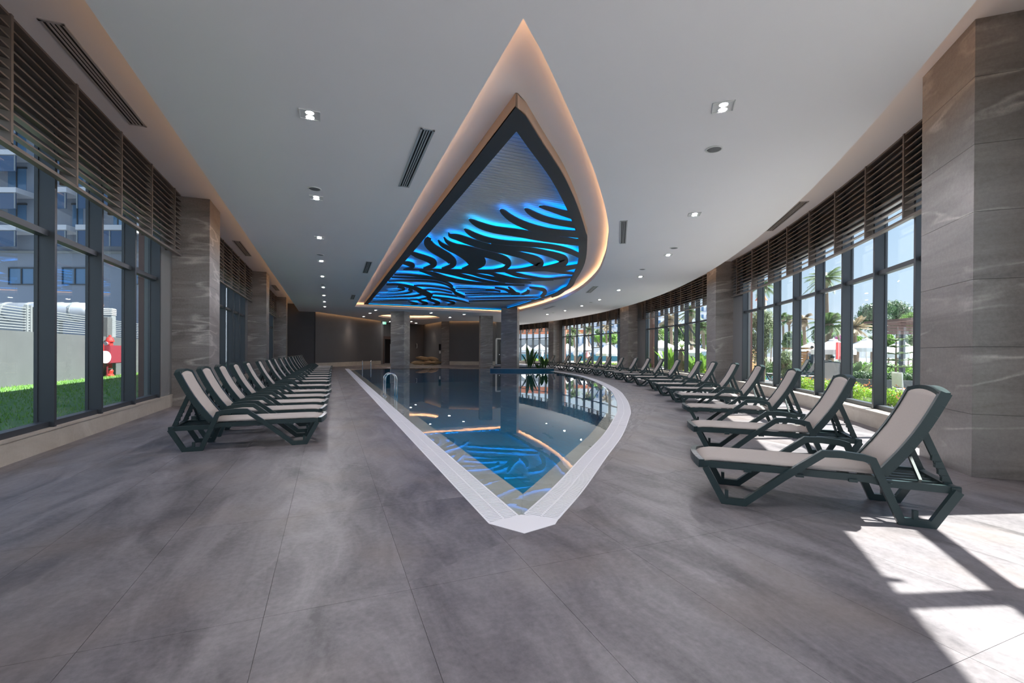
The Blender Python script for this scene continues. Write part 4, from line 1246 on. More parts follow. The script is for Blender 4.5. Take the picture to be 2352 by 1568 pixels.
# paper sacks heap, wall items, doors
def sack(x, y, z, rz, tilt, lab, L_=1.3):
    me = bmesh.new(); bmesh.ops.create_cube(me, size=1); bmesh.ops.subdivide_edges(me, edges=me.edges[:], cuts=3, use_grid_fill=True)
    rr = random.Random(int(x * 100 + y * 10))
    for v in me.verts:
        q = max(0, 1 - (abs(v.co.x) * 2) ** 4) * max(0.35, 1 - (abs(v.co.y) * 2) ** 4)
        v.co = Vector((v.co.x * L_, v.co.y * 0.6, v.co.z * (0.1 + 0.3 * q) + rr.uniform(-.02, .02)))
    mesh_ = bpy.data.meshes.new('sack'); me.to_mesh(mesh_); me.free(); mesh_.materials.append(MT['sand'])
    o = bpy.data.objects.new('paper_sack', mesh_); COL.objects.link(o)
    o.location = (x, y, z); o.rotation_euler = (0, tilt, rz)
    tag(o, lab, 'sack', 'brown sacks heaped by the back wall')
sack(8.6, 47.2, 0.2, 0.1, 0.0, 'brown paper sack lying at the left end of the heap')
sack(9.6, 47.2, 0.2, -0.4, 0.0, 'brown paper sack lying in the middle of the heap')
sack(10.4, 47.0, 0.22, 0.8, 0.0, 'brown paper sack at the right end of the heap by the slim column')
sack(9.3, 47.4, 0.62, 0.3, 0.15, 'brown paper sack lying across the top of the heap', 1.7)
sack(10.2, 47.3, 0.6, -0.3, 0.2, 'smaller brown paper sack sloping on the right of the heap', 1.1)
d1 = struct('door_1')
m = M().bar((5.35, 50.7, 1.5), (5.35, 50.7, 1.5001), 0.1, 0.1)
D0, D1 = Vector((5.45, 51.2, 0)), Vector((8.0, 52.75, 0)); dd = (D1 - D0).normalized()
m = M().bar(D0 + dd * 0.1, D0 + dd * 0.1 + Vector((0, 0, 2.9)), 0.2, 0.25, dd); m.bar(D1 - dd * 0.1, D1 - dd * 0.1 + Vector((0, 0, 2.9)), 0.2, 0.25, dd)
m.bar(D0 + Vector((0, 0, 2.85)), D1 + Vector((0, 0, 2.85)), 0.3, 0.3)
obj('door_frame', m, 'doorframe', d1)
dn = Vector((-dd.y, dd.x, 0))
obj('door_leaf', M().bar(D0 + dn * 1.2 + Vector((0, 0, 1.4)), D0 + dd * 1.1 + dn * 1.2 + Vector((0, 0, 1.4)), 0.06, 2.75), 'door', d1)
obj('door_leaf', M().bar(D0 + dd * 1.25 + dn * 1.2 + Vector((0, 0, 1.4)), D1 + dn * 1.2 + Vector((0, 0, 1.4)), 0.06, 2.75), 'door', d1)
obj('door_leaf', M().bar(D0 + dd * 1.35 + dn * 0.3 + Vector((0, 0, 1.1)), D0 + dd * 1.65 + dn * 0.4 + Vector((0, 0, 1.1)), 0.06, 2.15), 'trimw', d1)
d2 = struct('door_2')
m = M(); m.bar((16.35, 44.95, 0.1), (16.35, 44.95, 2.75), 0.12, 0.22); m.bar((17.45, 45.2, 0.1), (17.45, 45.2, 2.75), 0.12, 0.22); m.bar((16.3, 44.93, 2.75), (17.5, 45.22, 2.75), 0.24, 0.12)
obj('door_frame', m, 'trimw', d2)
obj('door_leaf', M().bar((16.4, 45.02, 1.37), (17.4, 45.26, 1.37), 0.06, 2.65), 'door', d2)
obj('vision_panel', M().bar((16.85, 45.06, 1.45), (17.15, 45.14, 1.45), 0.03, 1.9), 'planter', d2)
obj('handle', M().lathe((16.72, 44.98, 1.05), [(0.04, 0), (0.04, 0.09), (0.001, 0.09)], 10), 'chrome', d2)
# exit sign
e = at(880.5, 740.8, 48.5)
ex = thing('exit_sign', 'green lit exit sign hanging above the dark doorway', 'sign', e)
dv_ = Vector((math.cos(-YAW), math.sin(-YAW), 0))
obj('panel', M().bar(e - dv_ * 0.3, e + dv_ * 0.3, 0.05, 0.36), 'exit', ex)
up = Vector((0, 0, 1)); fw = Vector((-math.sin(YAW), -math.cos(YAW), 0)) * 0.035
m = M().bar(e + fw - dv_ * 0.2 - up * 0.02, e + fw - dv_ * 0.02 - up * 0.02, 0.012, 0.06)
m.bar(e + fw - dv_ * 0.08 + up * 0.06, e + fw - dv_ * 0.02 - up * 0.02, 0.012, 0.05); m.bar(e + fw - dv_ * 0.08 - up * 0.1, e + fw - dv_ * 0.02 - up * 0.02, 0.012, 0.05)
m.bar(e + fw + dv_ * 0.1 - up * 0.12, e + fw + dv_ * 0.1 + up * 0.12, 0.1, 0.012, dv_)
obj('symbol', m, 'exitw', ex)
obj('hanger', M().bar(e + up * 0.18, Vector((e.x, e.y, Z1)), 0.02, 0.02), 'trimw', ex)
# small framed wall panel on the dark back wall
c = Vector((9.55, 53.5, 0)); c = at(954.5, 794, 53.2)
wp = thing('wall_panel', 'small white framed dark panel on the dark back wall', 'panel', c)
obj('frame', M().bar(c - dv_ * 0.18, c + dv_ * 0.18, 0.08, 0.52), 'trimw', wp)
obj('screen', M().bar(c - dv_ * 0.13 + fw * 1.6, c + dv_ * 0.13 + fw * 1.6, 0.02, 0.42), 'black', wp)
c = at(1011.5, 797, 47.3) + fw * 8
wp = thing('wall_controls', 'dark control panel with a pale box below it on the slim far column', 'panel', c)
obj('switch_plate', M().bar(c - dv_ * 0.12, c + dv_ * 0.12, 0.06, 0.62), 'black', wp)
obj('box', M().bar(c - dv_ * 0.06 - up * 0.52, c + dv_ * 0.06 - up * 0.52, 0.08, 0.28), 'trimw', wp)
# ------------------------------------------------------------------ outside, right: planting, terrace, parasols
def ground(px_, D): 
    p = at(px_, hor(px_), D); return Vector((p.x, p.y, 0))
gp = [FR(s, 0.48, 0) for s in [-60 + i * 2 for i in range(0, 60)]]
gq = [FR(s, 160, 0) for s in [-60 + i * 2 for i in range(0, 60)]]
gm = M(); k = len(gp)
for i in range(k - 1): gm.hexa([(*gp[i].xy, -0.2), (*gq[i].xy, -0.2), (*gq[i + 1].xy, -0.2), (*gp[i + 1].xy, -0.2), (*gp[i].xy, 0.0), (*gq[i].xy, 0.0), (*gq[i + 1].xy, 0.0), (*gp[i + 1].xy, 0.0)])
struct('ground', gm, 'pave')
struct('planting_bed', seg(M(), FR, -60, 20, 0.5, 2.7, 0.0, 0.04, 50), 'soil')
def quadleaf(m, p, n_, a, l, w):
    n_ = n_.normalized(); t = n_.cross(Vector((math.cos(a), math.sin(a), 0.3))); 
    if t.length < 1e-3: t = Vector((1, 0, 0))
    t.normalize(); b = n_.cross(t)
    m.add([p - t * l / 2, p + b * w / 2 + n_ * w * 0.15, p + t * l / 2, p - b * w / 2 + n_ * w * 0.15], [(0, 1, 2, 3)])
def blob(m, c, rx, ry, rz, n_, l, w, r, shell=0.75):
    for _ in range(n_):
        th, ph = r.uniform(0, 2 * PI), math.acos(r.uniform(-1, 1)); q = r.uniform(shell, 1.0) if r.random() < 0.75 else r.uniform(0.2, 1)
        d = Vector((math.sin(ph) * math.cos(th), math.sin(ph) * math.sin(th), math.cos(ph)))
        p = Vector((c[0] + d.x * rx * q, c[1] + d.y * ry * q, c[2] + d.z * rz * q))
        nn = (d + Vector((r.uniform(-.7, .7), r.uniform(-.7, .7), r.uniform(-.3, .9))))
        quadleaf(m, p, nn, r.uniform(0, 6.28), l * r.uniform(.6, 1.2), w * r.uniform(.6, 1.2))
    return m
SHR = []
def make_shrub(seed, nleaf=1500):
    r = random.Random(seed)
    t = thing('flowering_shrub', 'x', 'shrub', (0, 0, 0), 0, 'flowering shrubs outside the curved windows')
    st = M()
    for k in range(9):
        a = r.uniform(0, 6.28); l = r.uniform(.2, .45)
        st.tube([(0, 0, 0), (math.cos(a) * l * .5, math.sin(a) * l * .5, .2), (math.cos(a) * l, math.sin(a) * l, r.uniform(.3, .5))], 0.01, 4)
    obj('stem', st, 'trunk', t, local=True)
    m = M()
    for k in range(7):
        blob(m, (r.uniform(-.45, .45), r.uniform(-.45, .45), r.uniform(.15, .34)), .34, .34, .26, nleaf // 7, .085, .05, r, .6)
    obj('foliage', m, 'leafs', t, local=True, kind='stuff')
    f = M()
    for k in range(26):
        a, q = r.uniform(0, 6.28), r.uniform(.1, .7)
        f.lathe((math.cos(a) * q, math.sin(a) * q, r.uniform(.38, .58)), [(0.004, 0), (0.02, 0.008), (0.012, 0.018)], 6)
    obj('flower', f, 'flower', t, local=True, kind='stuff')
    return t
protos = [make_shrub(11), make_shrub(12), make_shrub(13)]
spots = []
for b, (a0, a1) in enumerate(((-46.5, -43), (-41, -30.2), (-26.6, -16.4), (-12.5, -1.2), (2.7, 11))):
    s = a0; k = 0
    while s < a1:
        spots.append((b, k, s, 1.5)); s += 1.05; k += 1
bn = ['beside the camera', 'outside the nearest right window bay', 'outside the second right window bay', 'outside the third right window bay', 'outside the farthest right window bay']
cnt = {}
for b, k, s, r_ in spots: cnt[b] = k + 1
rr = random.Random(5)
for i, (b, k, s, r_) in enumerate(spots):
    p = FR(s, r_ + rr.uniform(-.1, .25), 0.03)
    lab = 'orange flecked lime green shrub %s, %s from its near end' % (bn[b], ORD[k])
    if i < 3:
        o = protos[i]; o['label'] = lab; o.location = p; o.rotation_euler = (0, 0, rr.uniform(0, 6.28))
    else:
        o = copytree(protos[i % 3], p, rr.uniform(0, 6.28), lab)
    q = rr.uniform(.85, 1.08); o.scale = (q, q, q * 1.0)
def parasol(lab, cx, ytop, yedge, hw, D, closed=False, mat='canvas', sides=8):
    g = ground(cx, D); zt = at(cx, ytop, D).z; ze = at(cx, yedge, D).z; R_ = hw * D / FPX
    t = thing('parasol', lab, 'parasol', g, 0, 'garden parasols')
    obj('pole', M().tube([(g.x, g.y, 0), (g.x, g.y, zt + 0.05)], 0.035, 8), 'post', t)
    obj('base', M().lathe((g.x, g.y, 0), [(0.35, 0), (0.35, 0.06), (0.1, 0.1)], 14), 'post', t)
    m = M()
    if closed:
        m.lathe((g.x, g.y, 0), [(0.05, zt), (0.16, zt - 0.3), (R_, ze + 0.15), (R_ * 0.8, ze), (0.05, ze + 0.02)], 12)
    else:
        pr = [(0.02, zt), (R_ * 0.2, zt - (zt - ze) * 0.12), (R_ * 0.2, zt - (zt - ze) * 0.2), (R_, ze), (R_, ze - 0.22), (R_ - 0.02, ze - 0.22), (R_ - 0.02, ze - 0.02), (0.03, zt - 0.1)]
        m.lathe((g.x, g.y, 0), pr, sides)
    obj('canopy', m, mat, t)
    if not closed:
        rb = M()
        for k in range(sides):
            a = 2 * PI * k / sides; rb.bar((g.x, g.y, zt - 0.12), (g.x + math.cos(a) * R_ * .97, g.y + math.sin(a) * R_ * .97, ze - 0.03), 0.03, 0.03)
        obj('rib', rb, 'post', t)
    return t
parasol('big white parasol in the middle of the nearest right window bay', 1914, 777, 803, 44, 21)
parasol('white parasol behind the timber shed left of the big parasol', 1862, 786, 801, 30, 33)
parasol('large white parasol seen right of the big parasol, behind dry palms', 1990, 776, 799, 46, 27)
parasol('white parasol at the right end of the nearest bay behind the layered conifer', 2068, 782, 812, 52, 25)
parasol('distant white parasol at the right end of the nearest bay', 2040, 792, 806, 30, 40)
parasol('white parasol peeping through the olive tree', 1836, 794, 805, 24, 31)
parasol('large white parasol at the left end of the bay with the tilted window', 1518, 781, 799, 40, 35)
parasol('white parasol below the tilted open window', 1566, 783, 803, 34, 33)
parasol('low white parasol at the right end of the tilted window bay', 1606, 799, 810, 38, 31)
parasol('far white parasol low behind the large one in the tilted window bay', 1492, 801, 808, 34, 44)
parasol('broad white parasol nearest in the third right bay', 1398, 786, 812, 30, 44)
parasol('white parasol in the middle of the third right bay', 1342, 788, 804, 22, 52)
parasol('white parasol at the left end of the third right bay', 1303, 789, 802, 20, 56)
parasol('closed white parasol standing in the third right bay', 1323, 793, 817, 6, 48, True)
parasol('closed pink parasol standing in the third right bay', 1349, 805, 823, 7, 46, True, 'canvas2')
parasol('white parasol right of the planter leaves in the farthest bay', 1240, 789, 800, 16, 70)
parasol('white parasol behind the column in the farthest bay', 1208, 789, 801, 14, 66)
parasol('tiny closed white parasol in the farthest bay', 1246, 806, 818, 3, 64, True)
# trees
def trunkmesh(pts, r): return M().tube(pts, r, 8)
def palm(lab, cx, ycrown, rad, D, mat='frond', nf=26, lean=0.2, seed=1, droop=0.42):
    r = random.Random(seed); g = ground(cx, D); c = at(cx, ycrown, D); L_ = rad * D / FPX
    t = thing('palm_tree', lab, 'palm', g, 0, 'palms in the hotel garden')
    obj('trunk', trunkmesh([(g.x + lean, g.y, 0), (g.x + lean * .6, g.y, c.z * .5), (c.x, c.y, c.z)], [0.16, 0.12, 0.11]), 'trunk', t)
    cr = M()
    cr.lathe((c.x, c.y, c.z - 0.5), [(0.17, 0), (0.3, 0.25), (0.25, 0.5), (0.05, 0.6)], 8)
    obj('crown_base', cr, 'trunk', t)
    for k in range(nf):
        a = 2 * PI * k / nf + r.uniform(-.15, .15); el = r.uniform(-0.35, 1.25); m = M()
        d = Vector((math.cos(a), math.sin(a), 0)); s_ = Vector((-d.y, d.x, 0)); pts = []
        for i in range(8):
            q = i / 7; pts.append(c + d * L_ * (q * math.cos(el) * .95) + Vector((0, 0, 1)) * L_ * (q * math.sin(el) - droop * q * q))
        m.tube(pts, [0.03 - .0035 * i for i in range(8)], 4)
        for i in range(1, 22):
            q = i / 21 * 6.99; j = int(q); p = pts[j].lerp(pts[min(j + 1, 7)], q - j); ll = L_ * .3 * math.sin(PI * min(.97, .15 + .85 * i / 21)) + .05
            ax = (pts[min(j + 1, 7)] - pts[j]).normalized()
            for sg in (-1, 1):
                e_ = p + (s_ * sg * .8 + ax * .7 + Vector((0, 0, -.35))).normalized() * ll
                w = ax * 0.03
                m.add([p - w, e_, p + w], [(0, 1, 2)])
        obj('frond', m, mat, t)
    return t
palm('tallest green palm rising above the transom in the nearest right bay', 1897, 640, 55, 30, seed=1)
palm('large green palm below the tallest one in the nearest right bay', 1903, 745, 50, 25, seed=2)
palm('dry brownish palm left of the tallest palm', 1846, 735, 32, 34, 'dry', 18, seed=3)
palm('dry brown palm standing right of the tall palms', 1962, 752, 42, 28, 'dry', 24, seed=4, droop=.25)
palm('small green palm left of the dry palm, far off', 1812, 735, 22, 50, seed=5)
palm('small dark far palm behind the olive tree', 1798, 728, 20, 52, seed=6)
palm('tall palm at the top left of the nearest right bay', 1752, 655, 38, 30, seed=7)
palm('palm with hanging fronds in the middle of the tilted window bay', 1540, 735, 34, 36, 'dry', 22, seed=8)
palm('green palm above the tilted open window', 1585, 718, 34, 32, seed=9)
palm('bushy palm at the right end of the tilted window bay', 1614, 752, 30, 34, seed=10)
palm('small dry palm at the left end of the tilted window bay', 1496, 762, 22, 46, 'dry', 18, seed=11)
palm('green palm left in the third right bay', 1318, 762, 22, 62, seed=12)
palm('green palm middle of the third right bay', 1351, 757, 22, 58, seed=13)
palm('brownish palm right in the third right bay', 1392, 752, 22, 60, 'dry', 20, seed=14)
def tree(lab, cx, ytop, ybot, hw, D, mat, seed, leafl=0.12, n_=4500, cat='tree', name='tree', blobs=14, trunkpx=None):
    r = random.Random(seed); g = ground(cx, D); zt = at(cx, ytop, D).z; zb = max(0.15, at(cx, ybot, D).z); R_ = hw * D / FPX
    t = thing(name, lab, cat, g, 0)
    H_ = zt - zb
    tr = M(); tr.tube([(g.x, g.y, 0), (g.x + .1, g.y, zb + H_ * .25), (g.x, g.y + .1, zb + H_ * .6)], [max(.06, R_ * .1), max(.05, R_ * .07), .04], 7)
    cs = []
    for k in range(blobs):
        a, q = r.uniform(0, 6.28), r.uniform(.0, .62); zz = zb + H_ * r.uniform(.18, .85)
        f = 1 - .45 * abs((zz - zb) / H_ - .45)
        cs.append(Vector((g.x + math.cos(a) * R_ * q * f, g.y + math.sin(a) * R_ * q * f, zz)))
        tr.tube([(g.x, g.y, zb + H_ * .25), cs[-1].lerp(Vector((g.x, g.y, zb + H_ * .3)), .4), cs[-1]], [.05, .035, .015], 5)
    obj('trunk', tr, 'trunk', t)
    m = M()
    for c in cs: blob(m, c, R_ * .48, R_ * .48, min(R_ * .42, H_ * .24), n_ // blobs, leafl, leafl * .42, r, .55)
    obj('foliage', m, mat, t, kind='stuff')
    return t
tree('silvery olive tree outside the left panes of the nearest right bay', 1752, 688, 868, 46, 19, 'olive', 21, .11, 6500, blobs=22)
tree('smaller olive bush right of the olive tree', 1800, 800, 868, 26, 17.5, 'olive', 22, .1, 2600)
tree('broad dark green pine behind the garden in the nearest right bay', 2010, 692, 765, 44, 62, 'pine', 23, .4, 4500, blobs=20)
tree('dark green pine continuing to the right of the broad pine', 2062, 692, 775, 42, 66, 'pine', 24, .4, 4500, blobs=20)
tree('lighter green tree at the right end behind the pergola', 2098, 714, 775, 26, 52, 'bright', 25, .3, 2500)
tree('green garden tree behind the parasols left of the dry palm', 1928, 745, 790, 22, 42, 'frond', 26, .25, 2500)
tree('magenta bougainvillea above the big white parasol', 1926, 769, 783, 9, 36, 'pink', 27, .12, 900, 'shrub', 'flowering_bush', 7)
tree('low green tree under the dry palm beside the shed', 1835, 762, 800, 22, 44, 'bright', 28, .25, 2600)
tree('green tree behind the dry brown palm', 1970, 770, 800, 28, 44, 'bright', 29, .25, 2600)
tree('dense green trees left in the tilted window bay', 1500, 752, 790, 26, 52, 'frond', 30, .35, 2600)
tree('dark green tree below the red roof in the tilted window bay', 1545, 762, 795, 24, 48, 'pine', 31, .35, 2600)
tree('green tree behind the tilted open window', 1578, 745, 795, 24, 44, 'frond', 32, .3, 2600)
tree('yellow green tree at the right end of the tilted window bay', 1618, 740, 815, 16, 40, 'bright', 33, .3, 2600)
tree('long green hedge row in the third right bay, left half', 1372, 768, 786, 22, 80, 'bright', 34, .4, 2200, 'hedge', 'garden_hedge', 12)
tree('long green hedge row in the third right bay, right half', 1404, 766, 786, 22, 78, 'bright', 35, .4, 2200, 'hedge', 'garden_hedge', 12)
tree('dark tree left in the third right bay', 1308, 765, 800, 12, 66, 'frond', 36, .4, 1500)
for i_, (cx_, yt_, yb_, hw_, D_, mat_, lab_) in enumerate([
    (1722, 728, 800, 18, 46, 'frond', 'distant green tree behind the left edge of the olive tree'),
    (1770, 748, 800, 22, 48, 'bright', 'distant light green tree behind the middle of the olive tree'),
    (1812, 760, 805, 18, 42, 'frond', 'distant tree between the olive bush and the timber hut'),
    (1880, 752, 800, 18, 48, 'frond', 'distant tree right of the timber hut'),
    (1905, 762, 800, 20, 46, 'bright', 'distant light tree behind the big white parasol'),
    (1950, 764, 806, 22, 46, 'pine', 'distant dark tree left behind the dry brown palm'),
    (2000, 772, 808, 26, 40, 'frond', 'distant tree low behind the large right parasol'),
    (2040, 768, 810, 20, 38, 'bright', 'light green bush behind the pergola post, left'),
    (2085, 770, 815, 24, 34, 'frond', 'green bush behind the pergola post, right'),
    (1475, 745, 800, 16, 58, 'pine', 'dark distant tree at the far left edge of the tilted window bay'),
    (1515, 752, 800, 20, 58, 'bright', 'light distant tree above the large parasol of the tilted window bay'),
    (1530, 728, 790, 16, 60, 'frond', 'tall distant tree left of the hanging palm'),
    (1562, 742, 800, 18, 56, 'pine', 'dark distant tree above the tilted window'),
    (1600, 738, 805, 20, 52, 'frond', 'tall distant tree right of the tilted window'),
    (1300, 758, 790, 10, 100, 'pine', 'far dark tree at the left of the third right bay'),
    (1332, 756, 790, 12, 96, 'frond', 'far green tree left of the middle in the third right bay'),
    (1375, 756, 790, 14, 92, 'pine', 'far dark tree right of the middle in the third right bay'),
    (1410, 760, 795, 12, 90, 'frond', 'far green tree at the right of the third right bay')]):
    tree(lab_, cx_, yt_, yb_, hw_, D_, mat_, 60 + i_, .28 if D_ < 60 else .5, 1800, blobs=12)
# planting strips between the loungers of the garden
for i_, (cx_, D_, w_) in enumerate([(1730, 27, 2.2), (1780, 26, 2.4), (1835, 29, 2.2), (1880, 24, 1.6), (1935, 25, 2.0), (1975, 22, 2.0), (2010, 24, 2.2), (2050, 22, 2.0), (2090, 21, 2.0)]):
    g = ground(cx_, D_); r = random.Random(90 + i_)
    t = thing('garden_bush', 'low dark garden bush, %s from the left across the nearest right bay' % ORD[i_], 'shrub', g, 0, 'low bushes between the garden loungers')
    m = M()
    for k in range(5): blob(m, (g.x + r.uniform(-w_, w_) * .5, g.y + r.uniform(-w_, w_) * .5, r.uniform(.3, .6)), .7, .7, .45, 260, .2, .09, r, .6)
    obj('foliage', m, ('pine', 'frond', 'bright')[i_ % 3], t, kind='stuff')
    obj('stem', M().tube([(g.x, g.y, 0), (g.x, g.y, .5)], .05, 6), 'trunk', t)
# broad leafed garden plants near the second bay
broadplant('garden_plant', 'tall bright leafed garden plant left of the tilted window', ground(1537, 29).x, ground(1537, 29).y, 0, 2.2, 34, 'bright', 41)
broadplant('garden_plant', 'bright leafed garden plant right of the tilted window', ground(1594, 26).x, ground(1594, 26).y, 0, 1.8, 34, 'bright', 42)
broadplant('garden_plant', 'bright leafed garden plant beside the second column', ground(1614, 25).x, ground(1614, 25).y, 0, 1.5, 30, 'bright', 43)
broadplant('garden_plant', 'small bright plant at the left end of the tilted window bay', ground(1494, 32).x, ground(1494, 32).y, 0, 1.0, 16, 'bright', 44)
broadplant('garden_plant', 'spiky low palm like plant right of the big parasol', ground(1960, 17).x, ground(1960, 17).y, 0.0, 1.4, 26, 'frond', 45)
g = ground(1566, 27)
t = thing('palm_stump', 'thick brown palm trunk seen below the tilted window', 'tree trunk', g)
obj('trunk', M().lathe((g.x, g.y, 0), [(0.26, 0), (0.22, .4), (0.24, .9), (0.19, 1.4), (0.1, 1.65)], 12), 'trunk', t)
for k in range(12): obj('frond', leafblade(M(), (g.x, g.y, 1.6), k * .53, .8, .09, .6, .7), 'frond', t)
# timber fence and shed
def boards(lab, name, p0, p1, z0, z1, nb, mat, cat, posts=True, th=0.04):
    t = thing(name, lab, cat, (p0 + p1) / 2)
    h = (z1 - z0) / nb
    for k in range(nb):
        z = z0 + h * (k + .5); obj('board', M().bar((p0.x, p0.y, z), (p1.x, p1.y, z), th, h * .88), mat, t)
    if posts:
        n_ = max(2, int((p1 - p0).length / 2) + 1)
        for k in range(n_):
            q = p0.lerp(p1, k / (n_ - 1)); obj('post', M().bar((q.x, q.y, 0), (q.x, q.y, z1 + .05), .1, .1), mat, t)
    return t
boards('orange slatted timber fence behind the olive tree', 'timber_fence', ground(1712, 24), ground(1741, 25), 0.0, 1.6, 12, 'wood', 'fence')
s0, s1 = ground(1826, 27), ground(1856, 27)
t = boards('small orange timber hut with a slatted front among the parasols', 'timber_hut', s0, s1, 0.1, 1.5, 10, 'wood', 'hut')
obj('roof', M().bar((s0.x - .2, s0.y, 1.68), (s1.x + .3, s1.y, 1.68), 1.8, .1), 'wood', t)
# pergola kiosk
k0, k1 = ground(2034, 19), ground(2112, 19)
t = boards('dark brown boarded pergola roof edge at the right end of the nearest bay', 'pergola', k0, k1, at(2060, 768, 19).z, at(2060, 734, 19).z, 5, 'brownw', 'pergola', False, .06)
q = ground(2072, 19.2); obj('post', M().bar((q.x, q.y, 0), (q.x, q.y, at(2060, 740, 19).z), .16, .16), 'frame', t)
q = ground(2113, 19.2); obj('post', M().bar((q.x, q.y, 0), (q.x, q.y, at(2060, 740, 19).z), .16, .16), 'frame', t)
obj('roof', M().bar((k0.x, k0.y, at(2060, 737, 19).z) , (k1.x, k1.y, at(2060, 737, 19).z), 2.4, .1), 'brownw', t)
# layered conifer
r = random.Random(77); g = ground(2058, 15.5)
t = thing('layered_conifer', 'young layered conifer with flat tiers in front of the pergola post', 'tree', g)
obj('trunk', trunkmesh([(g.x, g.y, 0), (g.x, g.y, 2.0)], [.05, .015]), 'trunk', t)
for k in range(7):
    z = .45 + k * .23; R_ = .95 - k * .1
    for j in range(7):
        a = j * .9 + k * .5; m = M(); tip = Vector((g.x + math.cos(a) * R_, g.y + math.sin(a) * R_, z + .06)); b0 = Vector((g.x, g.y, z))
        m.tube([b0, tip], [.012, .005], 4)
        for i in range(26):
            p = b0.lerp(tip, r.uniform(.2, 1)); quadleaf(m, p, Vector((r.uniform(-.4, .4), r.uniform(-.4, .4), 1)), r.uniform(0, 6), .2, .05)
        obj('branch', m, 'frond', t)
# grey raised planter with low hedge, white chair
a, b = ground(1948, 14.5), ground(2118, 13.2)
t = thing('raised_planter', 'long dark grey raised planter with a low clipped hedge on the terrace', 'planter', (a + b) / 2)
obj('wall', M().bar((a.x, a.y, .3), (b.x, b.y, .3), .7, .6), 'planter', t)
m = M(); r = random.Random(8)
for k in range(16): blob(m, a.lerp(b, (k + .5) / 16) + Vector((0, 0, .68)), .3, .3, .16, 170, .07, .04, r, .6)
obj('hedge', m, 'pine', t, kind='stuff')
g = ground(2086, 12.0); ang = 0.9
t = thing('garden_chair', 'white garden chair standing on the terrace at the right end of the bay', 'chair', g, ang)
for x, y in ((-.22, -.2), (.22, -.2), (-.22, .2), (.22, .2)): obj('leg', M().tube([(x * 1.1, y * 1.15, 0), (x, y, .43)], .016, 6), 'post', t, local=True)
obj('seat', M().box(-.25, .25, -.24, .24, .42, .45), 'post', t, local=True)
obj('backrest', M().box(-.25, .25, .22, .25, .5, .86), 'post', t, local=True)
obj('back_frame', M().tube([(-.24, .22, .44), (-.25, .25, .88), (.25, .25, .88), (.24, .22, .44)], .016, 6), 'post', t, local=True)
g = ground(1925, 20)
t = thing('hanging_towel', 'red towel hanging below the big white parasol', 'towel', g)
obj('cloth', M().bar((g.x - .15, g.y, 1.5), (g.x + .15, g.y, 1.5), .03, .75), 'red', t)
obj('stand', M().tube([(g.x, g.y, 0), (g.x, g.y, 1.9)], .02, 6), 'post', t)
# outdoor loungers and daybeds
for lab, x, D, rz in (('grey outdoor lounger below the timber hut', 1846, 22, 2.4), ('grey outdoor lounger left of the big parasol pole', 1868, 21, 2.5), ('outdoor lounger under the big white parasol', 1890, 20, 2.6),
                      ('outdoor lounger turned towards the window right of the big parasol', 1908, 16, 3.6), ('brown outdoor lounger left of the tilted window bay', 1520, 33, 3.5), ('brown outdoor lounger below the open window', 1588, 30.5, 3.4), ('brown outdoor lounger at the left end of the tilted window bay', 1499, 33.5, 3.4)):
    g = ground(x, D); c = copytree(proto, g, rz, lab); c['group'] = 'loungers out in the garden'
op = M(); a, b = ground(1480, 33), ground(1880, 21)
d = (b - a).normalized(); nn = Vector((-d.y, d.x, 0))
if nn.dot(a) < 0: nn = -nn
op.add([tuple(a + Vector((0, 0, .015))), tuple(b + Vector((0, 0, .015))), tuple(b + nn * 4 + Vector((0, 0, .015))), tuple(a + nn * 4 + Vector((0, 0, .015))), tuple(a), tuple(b), tuple(b + nn * 4), tuple(a + nn * 4)], [(0, 1, 2, 3), (4, 7, 6, 5), (0, 4, 5, 1), (1, 5, 6, 2), (2, 6, 7, 3), (3, 7, 4, 0)])
tag(obj('garden_pool', op, 'opool'), 'turquoise outdoor pool behind the shrubs', 'pool')
